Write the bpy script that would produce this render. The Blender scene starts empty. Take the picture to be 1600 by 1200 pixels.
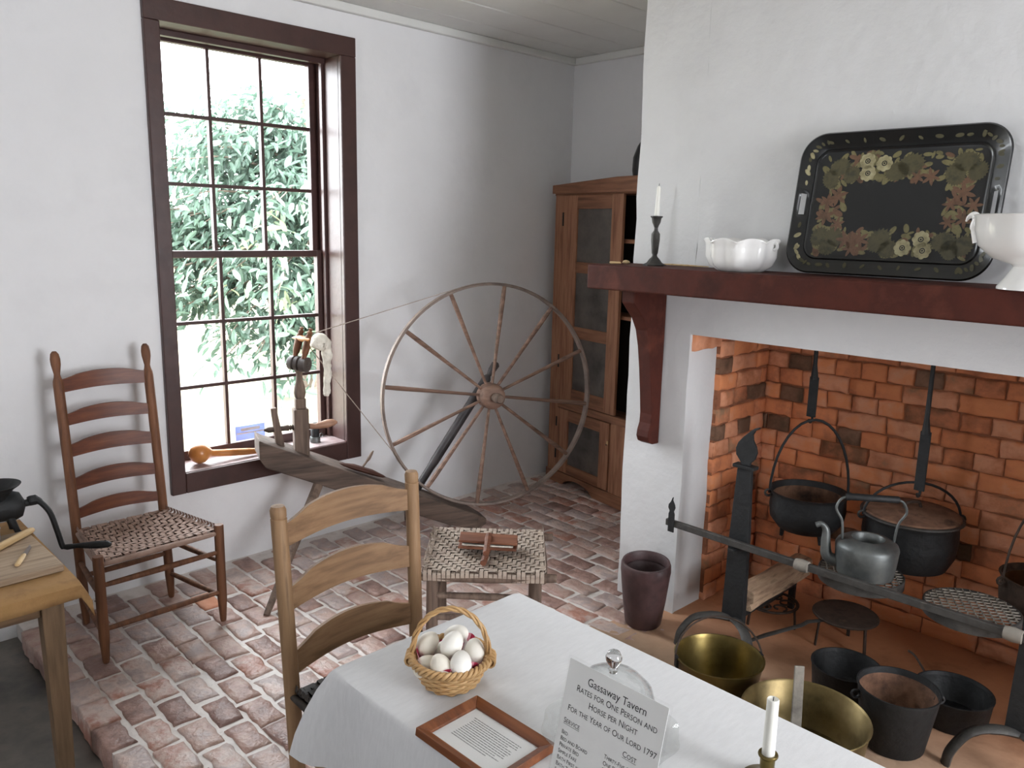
import bpy, math, random
from mathutils import Vector, Matrix, noise

random.seed(7)
SC = bpy.context.scene
COL = SC.collection
PI = math.pi

# ------------------------------------------------------------------ camera
def camera():
    yaw, pitch, roll = math.radians(45.577), math.radians(11.023), math.radians(-1.286)
    f = Vector((math.cos(yaw) * math.cos(pitch), math.sin(yaw) * math.cos(pitch), -math.sin(pitch)))
    r = Vector((math.sin(yaw), -math.cos(yaw), 0))
    d = f.cross(r)
    r2 = r * math.cos(roll) + d * math.sin(roll)
    d2 = -r * math.sin(roll) + d * math.cos(roll)
    cam = bpy.data.cameras.new('camera')
    cam.sensor_width = 36.0
    cam.lens = 1250 / 1600 * 36
    cam.clip_start = 0.02
    o = bpy.data.objects.new('camera', cam)
    COL.objects.link(o)
    m = Matrix((r2, -d2, -f)).transposed().to_4x4()
    m.translation = Vector((0, 0, 1.6))
    o.matrix_world = m
    SC.camera = o
camera()

# ------------------------------------------------------------------ sky, daylight, exposure
SC.view_settings.view_transform = 'Standard'
SC.view_settings.look = 'None'
SC.view_settings.gamma = 1
SC.view_settings.exposure = 0.04
SC.view_settings.use_curve_mapping = False
try:
    SC.cycles.max_bounces = 8
    SC.cycles.diffuse_bounces = 5
    SC.cycles.transparent_max_bounces = 12
    SC.cycles.sample_clamp_indirect = 6
    SC.cycles.caustics_reflective = False
    SC.cycles.caustics_refractive = False
except Exception:
    pass
W = bpy.data.worlds.new('overcast_sky')
SC.world = W
W.use_nodes = True
bg = W.node_tree.nodes['Background']
bg.inputs[0].default_value = (0.93, 0.95, 1.0, 1)
bg.inputs[1].default_value = 21.0

def area_light(name, loc, aim, sx, sy, power, color=(1, 1, 1), portal=False):
    l = bpy.data.lights.new(name, 'AREA')
    l.shape = 'RECTANGLE'
    l.size, l.size_y = sx, sy
    l.energy = power
    l.color = color
    if portal:
        l.cycles.is_portal = True
    o = bpy.data.objects.new(name, l)
    COL.objects.link(o)
    o.location = loc
    o.rotation_euler = Vector(aim).to_track_quat('-Z', 'Z').to_euler()
    return o
# daylight of the one sky: through the window in view a wide window in the wall opposite and a small one behind the viewer (portals only guide the sampling)
area_light('portal_window', (1.81, 3.80, 1.44), (0, -1, 0), 0.86, 1.9, 1, (1, 1, 1), True)
area_light('portal_window_opposite', (1.75, -2.5, 1.5), (0, 1, 0), 1.3, 1.8, 1, (1, 1, 1), True)
area_light('portal_small_window', (-2.7, 1.65, 1.55), (1, 0, 0), 0.6, 0.8, 1, (1, 1, 1), True)

# ------------------------------------------------------------------ materials
def lin(h):
    h = h.lstrip('#')
    out = []
    for i in (0, 2, 4):
        c = int(h[i:i + 2], 16) / 255
        out.append(c / 12.92 if c <= 0.04045 else ((c + 0.055) / 1.055) ** 2.4)
    return (*out, 1)

MATS = {}
def mat(name, cols, rough=0.7, metal=0.0, scale=8.0, stretch=(1, 1, 1), bump=0.2, bscale=None, detail=6, rnd=0.0,
        coat=0.0, spec=0.5, dist=0.01, lo=0.3, hi=0.7, trans=0.0, sheen=0.0, fine=0.0):
    """noise-mottled surface: colours along a ramp, relief from a second noise; rnd varies the tone from object to object"""
    if name in MATS:
        return MATS[name]
    m = bpy.data.materials.new(name)
    MATS[name] = m
    m.use_nodes = True
    nt = m.node_tree
    N, L = nt.nodes, nt.links
    b = N['Principled BSDF']
    b.inputs['Roughness'].default_value = rough
    b.inputs['Metallic'].default_value = metal
    b.inputs['Coat Weight'].default_value = coat
    b.inputs['Specular IOR Level'].default_value = spec
    b.inputs['Sheen Weight'].default_value = sheen
    tc = N.new('ShaderNodeTexCoord')
    mp = N.new('ShaderNodeMapping')
    mp.inputs['Scale'].default_value = stretch
    L.new(tc.outputs['Object'], mp.inputs['Vector'])
    vec = mp.outputs['Vector']
    oi = None
    if rnd > 0:
        oi = N.new('ShaderNodeObjectInfo')
        ad = N.new('ShaderNodeVectorMath')
        ad.operation = 'MULTIPLY_ADD'
        L.new(oi.outputs['Random'], ad.inputs[0])
        ad.inputs[1].default_value = (37, 19, 53)
        L.new(vec, ad.inputs[2])
        vec = ad.outputs[0]
    nz = N.new('ShaderNodeTexNoise')
    nz.inputs['Scale'].default_value = scale
    nz.inputs['Detail'].default_value = detail
    nz.inputs['Roughness'].default_value = 0.62
    L.new(vec, nz.inputs['Vector'])
    rp = N.new('ShaderNodeValToRGB')
    el = rp.color_ramp.elements
    cs = [lin(c) if isinstance(c, str) else c for c in cols]
    while len(el) < len(cs):
        el.new(0.5)
    for i, c in enumerate(cs):
        el[i].position = lo + (hi - lo) * (i / max(1, len(cs) - 1))
        el[i].color = c
    fac = nz.outputs['Fac']
    if rnd > 0:
        ma = N.new('ShaderNodeMath')
        ma.operation = 'MULTIPLY_ADD'
        sb = N.new('ShaderNodeMath')
        sb.operation = 'SUBTRACT'
        L.new(oi.outputs['Random'], sb.inputs[0])
        sb.inputs[1].default_value = 0.5
        L.new(sb.outputs[0], ma.inputs[0])
        ma.inputs[1].default_value = rnd
        L.new(nz.outputs['Fac'], ma.inputs[2])
        fac = ma.outputs[0]
    L.new(fac, rp.inputs['Fac'])
    L.new(rp.outputs['Color'], b.inputs['Base Color'])
    if bump > 0:
        n2 = N.new('ShaderNodeTexNoise')
        n2.inputs['Scale'].default_value = bscale or scale * 3
        n2.inputs['Detail'].default_value = 5
        L.new(vec, n2.inputs['Vector'])
        bp = N.new('ShaderNodeBump')
        bp.inputs['Strength'].default_value = bump
        bp.inputs['Distance'].default_value = dist
        h = n2.outputs['Fac']
        L.new(h, bp.inputs['Height'])
        L.new(bp.outputs['Normal'], b.inputs['Normal'])
    return m

def wood(name, cols, axis='z', rough=0.6, rnd=0.0, scale=5.0, bump=0.15, coat=0.0, lo=0.3, hi=0.72):
    st = {'x': (0.6, 9, 9), 'y': (9, 0.6, 9), 'z': (9, 9, 0.6)}[axis]
    return mat(name, cols, rough=rough, scale=scale, stretch=st, bump=bump, bscale=scale * 2.5, rnd=rnd, coat=coat, dist=0.004, lo=lo, hi=hi)

def glass_mat(name, tint=(1, 1, 1, 1), refl=0.08, body=0.0, edge=0.35):
    """thin sheet: mostly clear, a little mirror, optional milky body"""
    if name in MATS:
        return MATS[name]
    m = bpy.data.materials.new(name)
    MATS[name] = m
    m.use_nodes = True
    nt = m.node_tree
    N, L = nt.nodes, nt.links
    N.remove(N['Principled BSDF'])
    out = N['Material Output']
    tr = N.new('ShaderNodeBsdfTransparent')
    tr.inputs[0].default_value = tint
    gl = N.new('ShaderNodeBsdfGlossy')
    gl.inputs['Roughness'].default_value = 0.03
    fr = N.new('ShaderNodeLayerWeight')
    fr.inputs['Blend'].default_value = 0.5
    mu = N.new('ShaderNodeMath')
    mu.operation = 'MULTIPLY_ADD'
    mu.inputs[1].default_value = edge
    mu.inputs[2].default_value = refl
    pw_ = N.new('ShaderNodeMath')
    pw_.operation = 'POWER'
    pw_.inputs[1].default_value = 3.0
    L.new(fr.outputs['Facing'], pw_.inputs[0])
    L.new(pw_.outputs[0], mu.inputs[0])
    mx = N.new('ShaderNodeMixShader')
    L.new(mu.outputs[0], mx.inputs[0])
    last = tr
    if body > 0:
        df = N.new('ShaderNodeBsdfDiffuse')
        df.inputs[0].default_value = (0.85, 0.85, 0.84, 1)
        m2 = N.new('ShaderNodeMixShader')
        m2.inputs[0].default_value = body
        L.new(tr.outputs[0], m2.inputs[1])
        L.new(df.outputs[0], m2.inputs[2])
        last = m2
    L.new(last.outputs[0], mx.inputs[1])
    L.new(gl.outputs[0], mx.inputs[2])
    L.new(mx.outputs[0], out.inputs['Surface'])
    return m

def checked_cloth(name):
    m = bpy.data.materials.new(name)
    MATS[name] = m
    m.use_nodes = True
    nt = m.node_tree
    N, L = nt.nodes, nt.links
    b = N['Principled BSDF']
    b.inputs['Roughness'].default_value = 0.9
    tc = N.new('ShaderNodeTexCoord')
    cols = []
    for d in ('X', 'Y'):
        wv = N.new('ShaderNodeTexWave')
        wv.bands_direction = d
        wv.inputs['Scale'].default_value = 16
        L.new(tc.outputs['Object'], wv.inputs['Vector'])
        gt = N.new('ShaderNodeMath')
        gt.operation = 'GREATER_THAN'
        gt.inputs[1].default_value = 0.5
        L.new(wv.outputs['Fac'], gt.inputs[0])
        cols.append(gt)
    ad = N.new('ShaderNodeMath')
    ad.operation = 'ADD'
    L.new(cols[0].outputs[0], ad.inputs[0])
    L.new(cols[1].outputs[0], ad.inputs[1])
    hf = N.new('ShaderNodeMath')
    hf.operation = 'MULTIPLY'
    hf.inputs[1].default_value = 0.5
    L.new(ad.outputs[0], hf.inputs[0])
    rp = N.new('ShaderNodeValToRGB')
    el = rp.color_ramp.elements
    el.new(0.5)
    for i, c in enumerate(('#EEE6E4', '#C98692', '#A02040')):
        el[i].position = i * 0.5
        el[i].color = lin(c)
    L.new(hf.outputs[0], rp.inputs['Fac'])
    L.new(rp.outputs['Color'], b.inputs['Base Color'])
    return m

plaster = mat('white_plaster', ['#DFDFE0', '#E5E5E6', '#E2E2E3'], rough=0.85, scale=2.5, bump=0.22, bscale=14, dist=0.010)
plaster_r = mat('rough_white_plaster', ['#CCCCCC', '#D2D2D2', '#CFCFCF'], rough=0.8, scale=3, bump=0.4, bscale=16, dist=0.012)
ceil_white = mat('ceiling_paint', ['#D6D6D2', '#E2E2DE'], rough=0.7, scale=2, bump=0.1)
mortar = mat('sandy_mortar', ['#C4BAB2', '#E0D9D4', '#D2CAC3'], rough=0.55, scale=9, bump=0.6, bscale=60, dist=0.006)
def floor_brick_mat(name):
    """worn paver: tone differs from brick to brick, dusty towards the joints, pitted"""
    m = mat(name, ['#876B63', '#A8887D', '#BBA094', '#AB9B97', '#C9B4AA', '#AA7C6C'], rough=0.42, scale=12, bump=0.9, bscale=55, rnd=0.75, dist=0.007, lo=0.12, hi=0.9)
    return m
paver = floor_brick_mat('worn_floor_brick')
paver_o = mat('orange_floor_brick', ['#D08F70', '#E0A88C'], rough=0.9, scale=9, bump=0.4)
firebrick = mat('soot_warmed_firebrick', ['#835A40', '#B57250', '#D2855A', '#D88B5C', '#D69876', '#C07E5A', '#907258'], rough=0.92, scale=8, bump=0.6, bscale=36, rnd=0.6, dist=0.006, lo=0.1, hi=0.9)
dark_brick = mat('dark_firebrick', ['#54402F', '#745440', '#866550', '#654A38'], rough=0.92, scale=8, bump=0.6, bscale=36, rnd=0.4, dist=0.006)
firemortar = mat('clay_mortar', ['#6E4530', '#9A6346', '#85553B'], rough=0.95, scale=9, bump=0.6, bscale=50)
hearth_m = mat('hearth_clay', ['#78604C', '#AD927A', '#BA9F86', '#9E7F67'], rough=0.95, scale=3.2, bump=0.4, bscale=40, dist=0.006, lo=0.25, hi=0.75)
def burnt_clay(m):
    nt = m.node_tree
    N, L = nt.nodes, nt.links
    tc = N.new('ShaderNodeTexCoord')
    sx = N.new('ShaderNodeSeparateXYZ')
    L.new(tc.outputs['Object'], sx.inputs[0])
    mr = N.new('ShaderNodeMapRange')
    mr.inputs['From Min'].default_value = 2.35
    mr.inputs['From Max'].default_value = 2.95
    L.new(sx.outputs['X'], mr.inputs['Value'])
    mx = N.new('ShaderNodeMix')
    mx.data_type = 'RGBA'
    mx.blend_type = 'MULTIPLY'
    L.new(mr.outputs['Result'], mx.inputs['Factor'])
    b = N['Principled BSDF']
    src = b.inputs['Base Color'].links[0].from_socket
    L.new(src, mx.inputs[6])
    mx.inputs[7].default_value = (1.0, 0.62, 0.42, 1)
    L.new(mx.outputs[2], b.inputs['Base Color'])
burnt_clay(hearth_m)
concrete = mat('stained_concrete', ['#343636', '#56534D', '#6E6860', '#44484B'], rough=0.38, scale=3.0, bump=0.15, lo=0.32, hi=0.68)
brown_paint = mat('dark_brown_paint', ['#35221F', '#452D29', '#3C2724'], rough=0.38, scale=4, stretch=(1, 1, 1), bump=0.12, bscale=25)
sill_paint = mat('worn_sill_paint', ['#6A5350', '#B4A4A4', '#8A7371'], rough=0.4, scale=6, bump=0.25)
mantel_red = mat('barn_red_paint', ['#37150D', '#4A1F14', '#3F1910', '#582C1F'], rough=0.7, spec=0.25, scale=5, bump=0.25, bscale=22)
iron = mat('black_iron', ['#151617', '#232425', '#1B1B1B'], rough=0.6, metal=0.3, scale=14, bump=0.3)
rusty = mat('rusted_iron', ['#241C18', '#43342B', '#33281F', '#574538'], rough=0.75, metal=0.25, scale=11, bump=0.4)
rust_in = mat('rusty_pot_inside', ['#2A1A12', '#5E4231', '#7B5A45', '#3A2519'], rough=0.9, scale=9, bump=0.4)
greyiron = mat('grey_iron', ['#2E2D2D', '#4A4845', '#3B3936', '#5A544D'], rough=0.6, metal=0.3, scale=10, bump=0.3)
pewter = mat('dull_grey_metal', ['#3A3D3D', '#565958', '#6B6E6C', '#474A4A'], rough=0.45, metal=0.55, scale=5, bump=0.1)
brass = mat('aged_brass', ['#453A20', '#685A31', '#7C6C40', '#524526'], rough=0.33, metal=0.85, scale=4, bump=0.05)
brass_d = mat('dull_brass', ['#40361F', '#655735', '#7B6B48', '#50442A'], rough=0.42, metal=0.75, scale=4, bump=0.08)
tin = mat('old_tin_panel', ['#3A3633', '#56514D', '#665F59', '#4A4642'], rough=0.6, metal=0.35, scale=4, bump=0.2, bscale=30)
ceramic = mat('white_glazed_ceramic', ['#E4E3E0', '#EDECEA'], rough=0.12, scale=2, bump=0.0, coat=0.3)
clay = mat('dark_brown_stoneware', ['#2A1D1D', '#4A3434', '#3A2828', '#5C4644'], rough=0.55, scale=5, bump=0.25)
linen = mat('white_linen', ['#CFCFD0', '#D8D8D9'], rough=0.95, scale=30, stretch=(1, 4, 1), bump=0.25, bscale=220, dist=0.002, sheen=0.2)
mustard = mat('mustard_cloth', ['#866440', '#9C784C', '#917045'], rough=0.95, scale=14, bump=0.3, bscale=160, dist=0.002)
chair_red = wood('reddish_chair_wood', ['#4E2F1D', '#70482E', '#86593B'], 'z', rough=0.65)
slat_red = wood('reddish_slat_wood', ['#46220F', '#62321C', '#774427'], 'x', rough=0.45)
chair_tan = wood('tan_chair_wood', ['#654B32', '#866749', '#967757', '#553C26'], 'z', rough=0.65, lo=0.2, hi=0.8)
slat_tan = wood('tan_slat_wood', ['#654A31', '#866648', '#957656'], 'x', rough=0.65)
grey_wood_z = wood('weathered_grey_wood', ['#46382F', '#6A584C', '#7F6C5E'], 'z', rough=0.8)
grey_wood_x = wood('weathered_grey_wood_lengthwise', ['#30261F', '#54443A', '#6A584C'], 'x', rough=0.75)
spoke_wood = wood('brown_spoke_wood', ['#4C382D', '#75594A', '#8C7060'], 'x', rough=0.65)
rim_wood = mat('bent_rim_wood', ['#4A3C35', '#7A6A60', '#5D4C42'], rough=0.55, scale=6, bump=0.1)
cup_wood_z = wood('cupboard_pine_upright', ['#643F2A', '#885B41', '#9D7054', '#744B33'], 'z', rough=0.6)
cup_wood_x = wood('cupboard_pine_crosswise', ['#603C28', '#82573E', '#966A4D'], 'x', rough=0.6)
dark_in = mat('dark_inside_and_gap_shade', ['#20150E', '#2C1E15'], rough=0.9, scale=4, bump=0)
oak = wood('oak_leg_wood', ['#57442F', '#755D44', '#866D53'], 'z', rough=0.7)
oak_x = wood('oak_apron_wood', ['#4E3A28', '#73583D', '#876B4C'], 'x', rough=0.7)
board_w = wood('grey_cutting_board', ['#76624E', '#9C8770', '#B19C84'], 'x', rough=0.75)
pale_wood = wood('pale_carved_wood', ['#A8875A', '#CDAF80', '#DBC297'], 'x', rough=0.6)
card_wood = wood('red_brown_card_wood', ['#4A2A1C', '#70442F', '#87583F'], 'x', rough=0.6)
frame_wood = wood('frame_red_brown_wood', ['#4F2A16', '#6E3D21', '#85502F'], 'y', rough=0.35)
splint = mat('woven_splint', ['#76665B', '#9E8E81', '#B2A394', '#87776B'], rough=0.8, scale=16, bump=0.2, lo=0.2, hi=0.8)
splint_b = mat('brown_woven_splint', ['#6A5146', '#957A6C', '#A98F81', '#7F6557'], rough=0.7, scale=16, bump=0.2, lo=0.2, hi=0.8)
splint_d = mat('dark_woven_splint', ['#1C1815', '#332C27', '#453C34'], rough=0.7, scale=16, bump=0.2)
wicker = mat('golden_wicker', ['#8A6338', '#AE8757', '#C09C6C', '#9C7445'], rough=0.6, scale=20, bump=0.15, lo=0.2, hi=0.8)
eggshell = mat('eggshell', ['#E3DBCB', '#EDE8DD', '#F2EFE8'], rough=0.5, scale=6, bump=0.05, rnd=0.4)
gingham = checked_cloth('red_checked_cloth')
wax = mat('white_wax', ['#E6E4DA', '#F0EFE8'], rough=0.4, scale=4, bump=0.05)
wool_m = mat('raw_white_wool', ['#DAD2C2', '#EFEADD'], rough=0.95, scale=30, bump=0.8, bscale=60)
string_m = mat('cotton_cord', ['#8D8076', '#B2A69B'], rough=0.9, scale=60, bump=0)
gourd_m = mat('orange_gourd', ['#9A5A2A', '#C17E42', '#D19A60'], rough=0.3, scale=4, bump=0.05)
tray_black = mat('black_lacquer', ['#08090A', '#0E1010'], rough=0.32, scale=3, bump=0.02, coat=0.2)
gold = mat('gold_cream_paint', ['#6E6748', '#968E6B', '#A8A17F'], rough=0.5, scale=40, bump=0)
olive = mat('olive_gold_paint', ['#2B2919', '#4A452A', '#3A3621'], rough=0.5, scale=30, bump=0)
copper = mat('copper_paint', ['#44301F', '#664934', '#543A27'], rough=0.5, scale=30, bump=0)
paper = mat('printed_paper', ['#E6E6E4', '#ECECEA'], rough=0.6, scale=2, bump=0)
ink = mat('black_ink', ['#1A1A1B', '#242425'], rough=0.7, scale=2, bump=0)
pane_glass = glass_mat('window_glass', (0.97, 0.985, 0.98, 1), 0.02)
clear_glass = glass_mat('clear_glass', (0.97, 0.975, 0.972, 1), 0.03, 0.02, 0.4)
acrylic = glass_mat('clear_acrylic', (0.985, 0.985, 0.985, 1), 0.01, 0.0, 0.12)
leaf_m = mat('glossy_leaf', ['#4B5F52', '#6B8273', '#879A89', '#98A07E'], rough=0.35, scale=5, bump=0.1, rnd=0.9, lo=0.1, hi=0.9)
twig_m = mat('grey_bark', ['#4A4038', '#7A6C5E'], rough=0.9, scale=10, bump=0.5)
lawn_m = mat('dry_lawn', ['#4E4E38', '#75705A', '#8F8872', '#5F5F4A'], rough=0.95, scale=1.6, bump=0.3, bscale=30, detail=10)
blue_m = mat('pale_blue_enamel', ['#7FA3D2', '#94B4DD'], rough=0.3, scale=4, bump=0)
tag_blue = mat('pale_blue_card', ['#B4C4EA', '#C3D0F0'], rough=0.5, scale=4, bump=0)
def translucent(m):
    nt = m.node_tree
    b = nt.nodes['Principled BSDF']
    tr = nt.nodes.new('ShaderNodeBsdfTranslucent')
    mx = nt.nodes.new('ShaderNodeMixShader')
    mx.inputs[0].default_value = 0.35
    src = b.inputs['Base Color'].links[0].from_socket
    nt.links.new(src, tr.inputs[0])
    nt.links.new(b.outputs[0], mx.inputs[1])
    nt.links.new(tr.outputs[0], mx.inputs[2])
    nt.links.new(mx.outputs[0], nt.nodes['Material Output'].inputs['Surface'])
translucent(tag_blue)
translucent(leaf_m)
tag_white = mat('white_card_print', ['#E8ECF4', '#F2F4F8'], rough=0.5, scale=4, bump=0)
log_m = mat('dusty_split_log', ['#5E4838', '#9C8068', '#B89C80', '#4A382B'], rough=0.9, scale=5, stretch=(0.8, 5, 5), bump=0.7, bscale=14, dist=0.01)
tan_bit = mat('tan_root', ['#B49A72', '#CDB78E'], rough=0.8, scale=9, bump=0.3)
dust_brick = mat('broken_clay', ['#6A4A38', '#9A7258', '#7F5A45'], rough=0.95, scale=7, bump=0.7, bscale=30)

# ------------------------------------------------------------------ mesh tools
class MB:
    def __init__(s):
        s.v, s.f, s.m = [], [], []
    def add(s, vs, fs, mi=0):
        k = len(s.v)
        s.v += [Vector(p) for p in vs]
        s.f += [tuple(i + k for i in f) for f in fs]
        s.m += [mi] * len(fs)
        return s
    def box(s, x0, x1, y0, y1, z0, z1, mi=0):
        vs = [(x, y, z) for x in (x0, x1) for y in (y0, y1) for z in (z0, z1)]
        return s.add(vs, [(0, 1, 3, 2), (4, 6, 7, 5), (0, 4, 5, 1), (2, 3, 7, 6), (0, 2, 6, 4), (1, 5, 7, 3)], mi)
    def beam(s, a, b, w, h, up=(0, 0, 1), w2=None, h2=None, mi=0):
        """square bar from a to b; w across, h along 'up'"""
        a, b = Vector(a), Vector(b)
        t = (b - a).normalized()
        side = t.cross(Vector(up))
        if side.length < 1e-5:
            side = t.cross(Vector((0, 1, 0)))
        side.normalize()
        u = side.cross(t).normalized()
        w2 = w if w2 is None else w2
        h2 = h if h2 is None else h2
        vs = []
        for p, ww, hh in ((a, w, h), (b, w2, h2)):
            for i, j in ((-1, -1), (1, -1), (1, 1), (-1, 1)):
                vs.append(p + side * (ww / 2 * i) + u * (hh / 2 * j))
        return s.add(vs, [(3, 2, 1, 0), (4, 5, 6, 7), (0, 1, 5, 4), (1, 2, 6, 5), (2, 3, 7, 6), (3, 0, 4, 7)], mi)
    def tube(s, pts, r, n=10, cap=True, closed=False, mi=0, flat=1.0):
        pts = [Vector(p) for p in pts]
        m = len(pts)
        rs = r if isinstance(r, (list, tuple)) else [r] * m
        vs, fs = [], []
        prev = None
        for i in range(m):
            if closed:
                t = pts[(i + 1) % m] - pts[i - 1]
            else:
                t = pts[min(i + 1, m - 1)] - pts[max(i - 1, 0)]
            t.normalize()
            if prev is None:
                a = Vector((0, 0, 1)) if abs(t.z) < 0.9 else Vector((1, 0, 0))
                sd = t.cross(a).normalized()
            else:
                sd = (prev - t * prev.dot(t))
                if sd.length < 1e-6:
                    sd = t.orthogonal()
                sd.normalize()
            prev = sd
            u = sd.cross(t)
            for k in range(n):
                an = 2 * PI * k / n
                vs.append(pts[i] + (sd * math.cos(an) + u * (math.sin(an) * flat)) * rs[i])
        for i in range(m if closed else m - 1):
            j = (i + 1) % m
            for k in range(n):
                k2 = (k + 1) % n
                fs.append((i * n + k, i * n + k2, j * n + k2, j * n + k))
        if cap and not closed:
            fs.append(tuple(range(n - 1, -1, -1)))
            fs.append(tuple((m - 1) * n + k for k in range(n)))
        return s.add(vs, fs, mi)
    def lathe(s, prof, n=28, c=(0, 0, 0), axis='z', cap0=True, cap1=True, mi=0, wob=None, a0=0.0):
        c = Vector(c)
        vs, fs = [], []
        for i, (r, z) in enumerate(prof):
            for k in range(n):
                an = 2 * PI * k / n + a0
                rr, zz = (r, z) if wob is None else wob(r, z, an, i)
                x, y = rr * math.cos(an), rr * math.sin(an)
                p = {'z': (x, y, zz), 'x': (zz, x, y), 'y': (y, zz, x)}[axis]
                vs.append(c + Vector(p))
        for i in range(len(prof) - 1):
            for k in range(n):
                k2 = (k + 1) % n
                fs.append((i * n + k, i * n + k2, (i + 1) * n + k2, (i + 1) * n + k))
        if cap0 and prof[0][0] > 1e-6:
            fs.append(tuple(range(n - 1, -1, -1)))
        if cap1 and prof[-1][0] > 1e-6:
            fs.append(tuple((len(prof) - 1) * n + k for k in range(n)))
        return s.add(vs, fs, mi)
    def prism(s, poly, fn, d0, d1, mi=0):
        """poly of 2-D points; fn(a, b, d) gives the 3-D point"""
        n = len(poly)
        vs = [fn(a, b, d0) for a, b in poly] + [fn(a, b, d1) for a, b in poly]
        fs = [tuple(range(n - 1, -1, -1)), tuple(range(n, 2 * n))]
        fs += [(i, (i + 1) % n, n + (i + 1) % n, n + i) for i in range(n)]
        return s.add(vs, fs, mi)
    def grid(s, fn, nu, nv, mi=0):
        vs = [fn(i / nu, j / nv) for i in range(nu + 1) for j in range(nv + 1)]
        fs = [(i * (nv + 1) + j, (i + 1) * (nv + 1) + j, (i + 1) * (nv + 1) + j + 1, i * (nv + 1) + j + 1) for i in range(nu) for j in range(nv)]
        return s.add(vs, fs, mi)
    def tf(s, M):
        s.v = [M @ p for p in s.v]
        return s
    def mesh(s, name, mats, smooth=False):
        me = bpy.data.meshes.new(name)
        me.from_pydata([tuple(p) for p in s.v], [], s.f)
        for m in (mats if isinstance(mats, (list, tuple)) else [mats]):
            me.materials.append(m)
        if any(s.m):
            me.polygons.foreach_set('material_index', s.m)
        if smooth:
            me.polygons.foreach_set('use_smooth', [True] * len(me.polygons))
        me.update()
        return me
    def build(s, name, mats, parent=None, smooth=False, bevel=0.0, subsurf=0, solid=0.0, seg=2, fix=True):
        me = s.mesh(name, mats, smooth)
        if fix:
            import bmesh
            bm = bmesh.new()
            bm.from_mesh(me)
            bmesh.ops.recalc_face_normals(bm, faces=bm.faces)
            bm.to_mesh(me)
            bm.free()
        o = bpy.data.objects.new(name, me)
        COL.objects.link(o)
        if parent:
            o.parent = parent
        if solid:
            md = o.modifiers.new('thickness', 'SOLIDIFY')
            md.thickness = solid
            md.offset = 0
        if bevel:
            md = o.modifiers.new('edge', 'BEVEL')
            md.width = bevel
            md.segments = seg
            md.limit_method = 'ANGLE'
            md.angle_limit = 0.6
        if subsurf:
            md = o.modifiers.new('round', 'SUBSURF')
            md.levels = md.render_levels = subsurf
        if smooth and not subsurf:
            try:
                me.set_sharp_from_angle(angle=0.75)
            except Exception:
                pass
        return o

def tag(o, label, cat=None, group=None, kind=None):
    o['label'] = label
    if cat:
        o['category'] = cat
    if group:
        o['group'] = group
    if kind:
        o['kind'] = kind
    return o

def thing(name, label, cat, loc=(0, 0, 0), rotz=0.0, group=None, kind=None):
    o = bpy.data.objects.new(name, None)
    COL.objects.link(o)
    o.location = loc
    o.rotation_euler = (0, 0, rotz)
    o.empty_display_size = 0.1
    return tag(o, label, cat, group, kind)

def link_copy(src, parent, loc=None, rot=None, scale=None):
    c = src.copy()
    COL.objects.link(c)
    c.parent = parent
    if loc is not None:
        c.location = loc
    if rot is not None:
        c.rotation_euler = rot
    if scale is not None:
        c.scale = scale
    return c

def nz3(p, sc=1.0, seed=0.0):
    return noise.noise(Vector((p[0] * sc + seed, p[1] * sc - seed, p[2] * sc + 2 * seed)))

def wavy_box(mb, x0, x1, y0, y1, z0, z1, step=0.08, amp=0.006, sc=5.0):
    """box with gently uneven faces (plastered masonry)"""
    def wob(p):
        p = Vector(p)
        return p + Vector((nz3(p, sc, 1.3), nz3(p, sc, 7.7), 0)) * amp + Vector((nz3(p, sc * 4, 4.1), nz3(p, sc * 4, 9.7), 0)) * amp * 0.5
    def face(o, a, b):
        o, a, b = Vector(o), Vector(a), Vector(b)
        nu = max(1, int(a.length / step))
        nv = max(1, int(b.length / step))
        mb.grid(lambda u, v: wob(o + a * u + b * v), nu, nv)
    dx, dy, dz = (x1 - x0, 0, 0), (0, y1 - y0, 0), (0, 0, z1 - z0)
    face((x0, y0, z0), dz, dy)
    face((x1, y0, z0), dy, dz)
    face((x0, y0, z0), dx, dz)
    face((x0, y1, z0), dz, dx)
    face((x0, y0, z0), dy, dx)
    face((x0, y0, z1), dx, dy)

def arc(c, r, a0, a1, n, ax=(1, 0, 0), ay=(0, 0, 1), ry=None):
    c, ax, ay = Vector(c), Vector(ax), Vector(ay)
    ry = r if ry is None else ry
    return [c + ax * (r * math.cos(a0 + (a1 - a0) * i / n)) + ay * (ry * math.sin(a0 + (a1 - a0) * i / n)) for i in range(n + 1)]

def bez(pts, n=8):
    """smooth path through points (Catmull-Rom)"""
    P = [Vector(p) for p in pts]
    P = [P[0] * 2 - P[1]] + P + [P[-1] * 2 - P[-2]]
    out = []
    for i in range(1, len(P) - 2):
        for k in range(n):
            t = k / n
            a, b, c, d = P[i - 1], P[i], P[i + 1], P[i + 2]
            out.append(0.5 * ((2 * b) + (c - a) * t + (2 * a - 5 * b + 4 * c - d) * t * t + (3 * b - a - 3 * c + d) * t ** 3))
    out.append(P[-2])
    return out
# ------------------------------------------------------------------ the room
YW, XB, ZC = 3.535, 3.95, 2.64          # window wall, end wall, ceiling
XF, YR = -2.6, -2.4                     # walls behind the viewer
XC, YC0 = 2.72, 2.065                   # chimney face, its corner
OY0, OY1, OZ = 0.15, 1.767, 1.20        # fireplace opening
FBX = 3.33                              # back of the firebox

def struct(o, label, cat):
    return tag(o, label, cat, kind='structure')

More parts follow.
